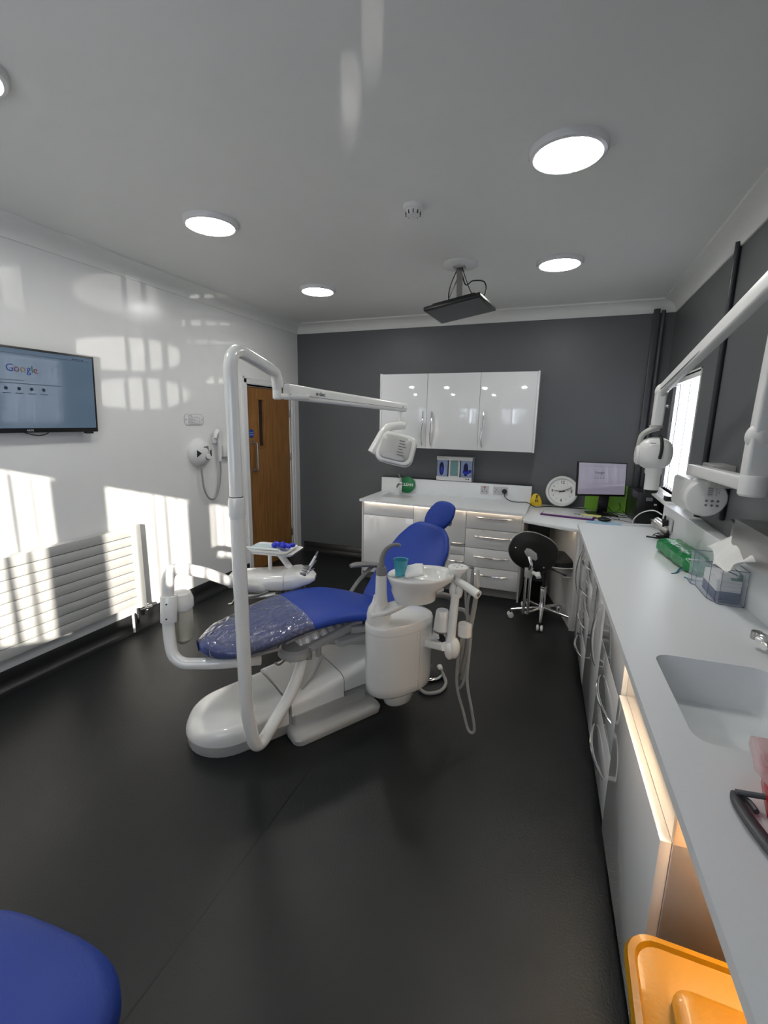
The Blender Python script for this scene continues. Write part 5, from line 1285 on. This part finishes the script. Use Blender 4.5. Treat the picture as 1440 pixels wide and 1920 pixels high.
# cup and tissue packet on the bowl
cpn = emp('turquoise_cup', (-.722, 2.105, .927), 0, 'turquoise plastic cup standing on the spittoon rim', 'cup')
build('cup_wall', MB().lathe([(0, .927), (.027, .927), (.0285, .955), (.033, .975), (.036, 1.008), (.0385, 1.012), (.0345, 1.010), (.031, .975), (.026, .955), (0, .95)], (-.722, 2.105, 0), 32), M_cyan, cpn)
tk = emp('tissue_sachet', (-.655, 2.135, .927), 0, 'crumpled white tissue sachet lying beside the turquoise cup', 'sachet')
mb = MB(); rnd = random.Random(8); gr = []
for i in range(9):
    row = []
    for j in range(9):
        e = math.sin(PI*i/8)**.4*math.sin(PI*j/8)**.4
        row.append((xyz(-.655, 2.125, .948) @ RZ(25) @ RX(28) @ RY(-12)) @ Vector((-.045+.09*i/8, -.035+.07*j/8, 0)) + Vector((0, 0, e*(.014+rnd.uniform(-.004, .004)))))
    gr.append([mb.bm.verts.new(p) for p in row])
for i in range(8):
    for j in range(8): mb._f([gr[i][j], gr[i+1][j], gr[i+1][j+1], gr[i][j+1]])
so_ = build('sachet_film', mb, M_paper, tk, ang=25); md = so_.modifiers.new('t', 'SOLIDIFY'); md.thickness = .012
# foot control
fc = emp('foot_control', (-.70, 2.76, 0), 0, 'round chrome foot control with coiled grey hose on the floor behind the spittoon', 'foot control')
build('control_body', MB().lathe([(.09, 0.001), (.09, .02), (.08, .035), (.04, .045), (0, .047)], (-.725, 2.765, 0), 32), M_black, fc)
build('chrome_ring', MB().lathe([(.092, .012), (.096, .018), (.092, .026), (.086, .03)], (-.725, 2.765, 0), 32, caps=False), M_chrome, fc)
build('cable_gland', MB().tube([(-.67, 2.83, .04), (-.65, 2.80, .035)], [.022, .016], 12), M_unit, fc)
build('hose', MB().tube([(-.80, 2.66, .014), (-.735, 2.57, .014), (-.671, 2.535, .014), (-.60, 2.59, .014), (-.588, 2.69, .014), (-.63, 2.78, .02), (-.66, 2.82, .03)], .011, 10, 8), M_hose, fc)

# ------------------------------------------------------------------ stools
st = emp('operator_stool', (-.06, 4.05, 0), 0, 'black operator stool with rounded backrest and chrome star base at the desk', 'stool')
hub = Vector((-.06, 4.05, .085))
for i, a in enumerate((198, 270, 342, 54, 126)):
    d = Vector((math.cos(R(a)), math.sin(R(a)), 0)); e = hub+d*.27
    build('base_leg', bar(MB(), hub+d*.02+Vector((0, 0, .018)), e+Vector((0, 0, -.010)), .036, .032, .022, .02, r=.008), M_chrome, st, ang=50)
    sd2 = Vector((-d.y, d.x, 0))
    cs = build('castor', MB().cyl(e+sd2*.026+Vector((0, 0, -.059)), e+sd2*.006+Vector((0, 0, -.059)), .0255, .0255, 24).cyl(e-sd2*.026+Vector((0, 0, -.059)), e-sd2*.006+Vector((0, 0, -.059)), .0255, .0255, 24), M_white, st, bev=.004)
    build('castor_rim', MB().cyl(e+sd2*.005+Vector((0, 0, -.059)), e-sd2*.005+Vector((0, 0, -.059)), .022, .022, 20).cyl(e+Vector((0, 0, -.05)), e+Vector((0, 0, -.01)), .009), M_black, cs)
build('gas_column', MB().cyl((hub.x, hub.y, .07), (hub.x, hub.y, .28), .026).cyl((hub.x, hub.y, .28), (hub.x, hub.y, .30), .028), M_chrome, st, bev=.002)
build('gas_piston', MB().cyl((hub.x, hub.y, .30), (hub.x, hub.y, .50), .014), M_black, st)
build('seat', MB().lathe([(0, .505), (.16, .505), (.182, .515), (.187, .54), (.182, .562), (.15, .575), (0, .578)], (.045, 4.13, 0), 48), M_blackm, st)
build('seat_piping', MB().lathe([(.184, .506), (.190, .512), (.184, .518), (.178, .512), (.184, .506)], (.045, 4.13, 0), 48, caps=False), M_unit2, st)
build('height_lever', MB().tube([(-.04, 4.0, .49), (.06, 3.92, .48), (.11, 3.90, .47)], [.006, .006, .012], 10, 4), M_black, st)
build('lever_paddle', MB().box(.09, .14, 3.885, 3.905, .455, .463), M_unit2, st, bev=.003)
# backrest: rounded D, seen from behind
BR = xyz(-.155, 3.80, .655) @ RZ(14) @ RY(14) @ RX(90) @ RZ(-8)
def dshape(w, h, n=40):
    o = []
    for k in range(n):
        a = 2*PI*k/n; x = w*sgn(math.cos(a), .85); y = h*sgn(math.sin(a), .85)
        o.append(Vector((x, y if y > 0 else y*.92, 0)))
    return o
def dsec3(s, z, bend=.0): return [BR @ Vector((p.x*s, p.y*s, z-(p.x*s)**2*.9)) for p in dshape(.200, .165)]
build('backrest', MB().loft([dsec3(.90, -.032), dsec3(.985, -.022), dsec3(1.0, -.008), dsec3(.99, .006), dsec3(.96, .010), dsec3(.5, .011)]), M_blackm, st, ang=50)
secs = [[BR @ Vector((p.x*(1.0+q), p.y*(1.0+q), -.006-(p.x)**2*.9+zz)) for p in dshape(.200, .165)] for q, zz in ((.005, -.008), (.022, 0), (.005, .008))]
build('backrest_piping', MB().loft(secs, caps=False), M_unit2, st)
for x, y in ((-.150, -.02), (.125, -.075)): build('stud', MB().lathe([(.008, 0), (.006, .004), (0, .005)], seg=14, mtx=BR @ xyz(x, y, .010-x*x*.9)), M_chrome, st)
mb = MB().prism([(-.06, .035), (-.03, .05), (.03, .05), (.065, .02), (.06, -.005), (.02, -.01), (.0, -.02), (-.03, -.012), (-.055, .0)], .008, .022, BR @ xyz(-.025, -.03, 0) @ RZ(-14))
build('bracket_plate', mb, M_unit2, st, bev=.004)
build('bracket_arm', MB().tube([BR @ Vector((-.025, -.04, .018)), (-.165, 3.745, .575), (-.175, 3.76, .535), (-.185, 3.79, .50)], .015, 12, 5), M_chrome, st)
build('adjuster_clamp', MB().cyl((-.182, 3.785, .535), (-.182, 3.785, .455), .034), M_unit2, st, bev=.004)
build('adjuster_knob', MB().cyl((-.150, 3.77, .50), (-.115, 3.75, .495), .016).lathe([(.0, -.02), (.026, -.018), (.030, 0), (.026, .018), (0, .02)], (-.105, 3.745, .492), 8, RY(70)), M_white, st)
mb = MB().cyl((-.20, 3.79, .46), (-.20, 3.79, .13), .010).cyl((-.165, 3.79, .46), (-.165, 3.79, .13), .010); mb.tube([(-.18, 3.79, .14), (-.13, 3.90, .115), (-.07, 4.02, .11)], .012, 10, 3)
build('back_post', mb, M_chrome, st)

fs = emp('blue_stool', (-.945, .25, 0), 0, 'blue padded clinical stool cut off at the bottom left corner', 'stool')
ST = xyz(-.925, .25, 0) @ RZ(5)
secs = []
for s, z in ((.80, .535), (.95, .540), (1.0, .565), (1.0, .590), (.965, .612), (.88, .626), (.6, .636), (.25, .640)):
    secs.append([ST @ Vector((.275*s*sgn(math.cos(2*PI*k/48), .62), .245*s*sgn(math.sin(2*PI*k/48), .62), z)) for k in range(48)])
build('seat', MB().loft(secs), M_blue, fs, ang=60)
build('gas_column', MB().cyl((-.925, .235, .08), (-.925, .235, .535), .025), M_chrome, fs)
for i in range(5):
    a = R(72*i+20); d = Vector((math.cos(a), math.sin(a), 0)); e = Vector((-.925, .235, .085))
    o = build('base_leg', bar(MB(), e+d*.02, e+d*.26, .034, .03, .022, .02), M_chrome, fs, ang=50)
    build('castor', MB().cyl(e+d*.26+Vector((-d.y, d.x, 0))*.02+Vector((0, 0, -.06)), e+d*.26-Vector((-d.y, d.x, 0))*.02+Vector((0, 0, -.06)), .025), M_black, o)

# ------------------------------------------------------------------ light and camera
GE = 1900.
GLINTS = [(2.62, 2.58, .24, .085, GE*.5), (2.66, 2.16, .26, .06, GE*1.1), (2.75, 1.875, .27, .07, GE*1.0), (3.80, 2.72, .32, .06, GE*.8), (3.80, 2.48, .30, .035, GE*.7),
          (3.60, 1.94, .16, .13, GE*1.0), (1.97, 2.45, .14, .09, GE*.4), (3.72, 2.30, .25, .03, GE*.5)]
def sun(name, d, e, col, ang):
    l = bpy.data.lights.new(name, 'SUN'); l.energy = e; l.color = col; l.angle = R(ang)
    o = bpy.data.objects.new(name, l); COL.objects.link(o); o.rotation_euler = Vector(d).to_track_quat('-Z', 'Y').to_euler(); o.location = (3, -4, 3)
    return o
sun('low_sun', (-1, 1.345, -.386), 6., (1, .93, .83), .5)
def glint(y, z, hy, hz, e, zw=1.6):
    """sun flashed upward off something outside, through a rear window onto the left wall"""
    t = (y-YF)/1.345; k = (z-zw)/t; T = 9.
    tgt = Vector((XL, y, z)); src = tgt + Vector((1, -1.345, -k))*T
    l = bpy.data.lights.new('outside_glint', 'SPOT'); l.energy = e; l.color = (1, .96, .9); l.shadow_soft_size = .012
    D = (tgt-src).length; l.spot_size = 2*math.atan(hz*1.2/D); l.spot_blend = .35
    o = bpy.data.objects.new('outside_glint', l); COL.objects.link(o); o.location = src
    o.rotation_euler = (tgt-src).to_track_quat('-Z', 'Y').to_euler(); o.scale = (hy/hz*.62, 1, 1)
for a in GLINTS: glint(*a)
def ceiling_glint(x, y, r, e):
    tgt = Vector((x, y, ZC)); via = Vector((.42, YF, 1.93)); d = (via-tgt).normalized(); src = tgt+d*7
    l = bpy.data.lights.new('outside_glint', 'SPOT'); l.energy = e; l.color = (1, .96, .9); l.shadow_soft_size = .01; l.spot_size = 2*math.atan(r/7); l.spot_blend = .5
    o = bpy.data.objects.new('outside_glint', l); COL.objects.link(o); o.location = src; o.rotation_euler = (tgt-src).to_track_quat('-Z', 'Y').to_euler()
ceiling_glint(-.62, 1.42, .055, 170.); ceiling_glint(-.655, 1.50, .03, 120.); ceiling_glint(-.80, 1.66, .05, 330.); ceiling_glint(-.87, 1.78, .05, 160.)
w = bpy.data.worlds.new('sky'); S.world = w; w.use_nodes = True
bg = w.node_tree.nodes['Background']; bg.inputs['Color'].default_value = (.80, .88, 1.0, 1); bg.inputs['Strength'].default_value = 3.2
for i, (a, b) in enumerate(RW):
    l = bpy.data.lights.new('sky_portal', 'AREA'); l.shape = 'RECTANGLE'; l.size = b-a; l.size_y = RZ1-RZ0; l.cycles.is_portal = True
    o = bpy.data.objects.new('sky_portal', l); COL.objects.link(o); o.location = ((a+b)/2, YF-.12, (RZ0+RZ1)/2); o.rotation_euler = (R(90), 0, 0)
l = bpy.data.lights.new('sky_portal', 'AREA'); l.shape = 'RECTANGLE'; l.size = WR1-WR0; l.size_y = WRZ1-WRZ0; l.cycles.is_portal = True
o = bpy.data.objects.new('sky_portal', l); COL.objects.link(o); o.location = (XR+.12, (WR0+WR1)/2, (WRZ0+WRZ1)/2); o.rotation_euler = (R(90), 0, R(90))

cam = bpy.data.cameras.new('camera'); co = bpy.data.objects.new('camera', cam); COL.objects.link(co)
pi_, ya, ro = .197642, -.370470, .01714
cy, sy, cpp, spp = math.cos(ya), math.sin(ya), math.cos(pi_), math.sin(pi_)
Fv = Vector((sy*cpp, cy*cpp, -spp)); Rv = Vector((cy, -sy, 0)); Uv = Rv.cross(Fv)
c_, s_ = math.cos(ro), math.sin(ro)
r_, u_ = Rv*c_+Uv*s_, Uv*c_-Rv*s_
co.matrix_world = Matrix(((r_.x, u_.x, -Fv.x, 0), (r_.y, u_.y, -Fv.y, 0), (r_.z, u_.z, -Fv.z, 1.70), (0, 0, 0, 1)))
cam.sensor_fit = 'VERTICAL'; cam.sensor_height = 32; cam.lens = 855.5/1920*32; cam.clip_start = .02
S.camera = co
S.view_settings.view_transform = 'Standard'; S.view_settings.look = 'None'; S.view_settings.gamma = 1; S.view_settings.use_curve_mapping = False
S.view_settings.exposure = 1.2
S.cycles.max_bounces = 8; S.cycles.diffuse_bounces = 5; S.cycles.glossy_bounces = 4; S.cycles.transparent_max_bounces = 12
S.cycles.caustics_reflective = False; S.cycles.caustics_refractive = False; S.cycles.sample_clamp_indirect = 6
S.cycles.use_denoising = True
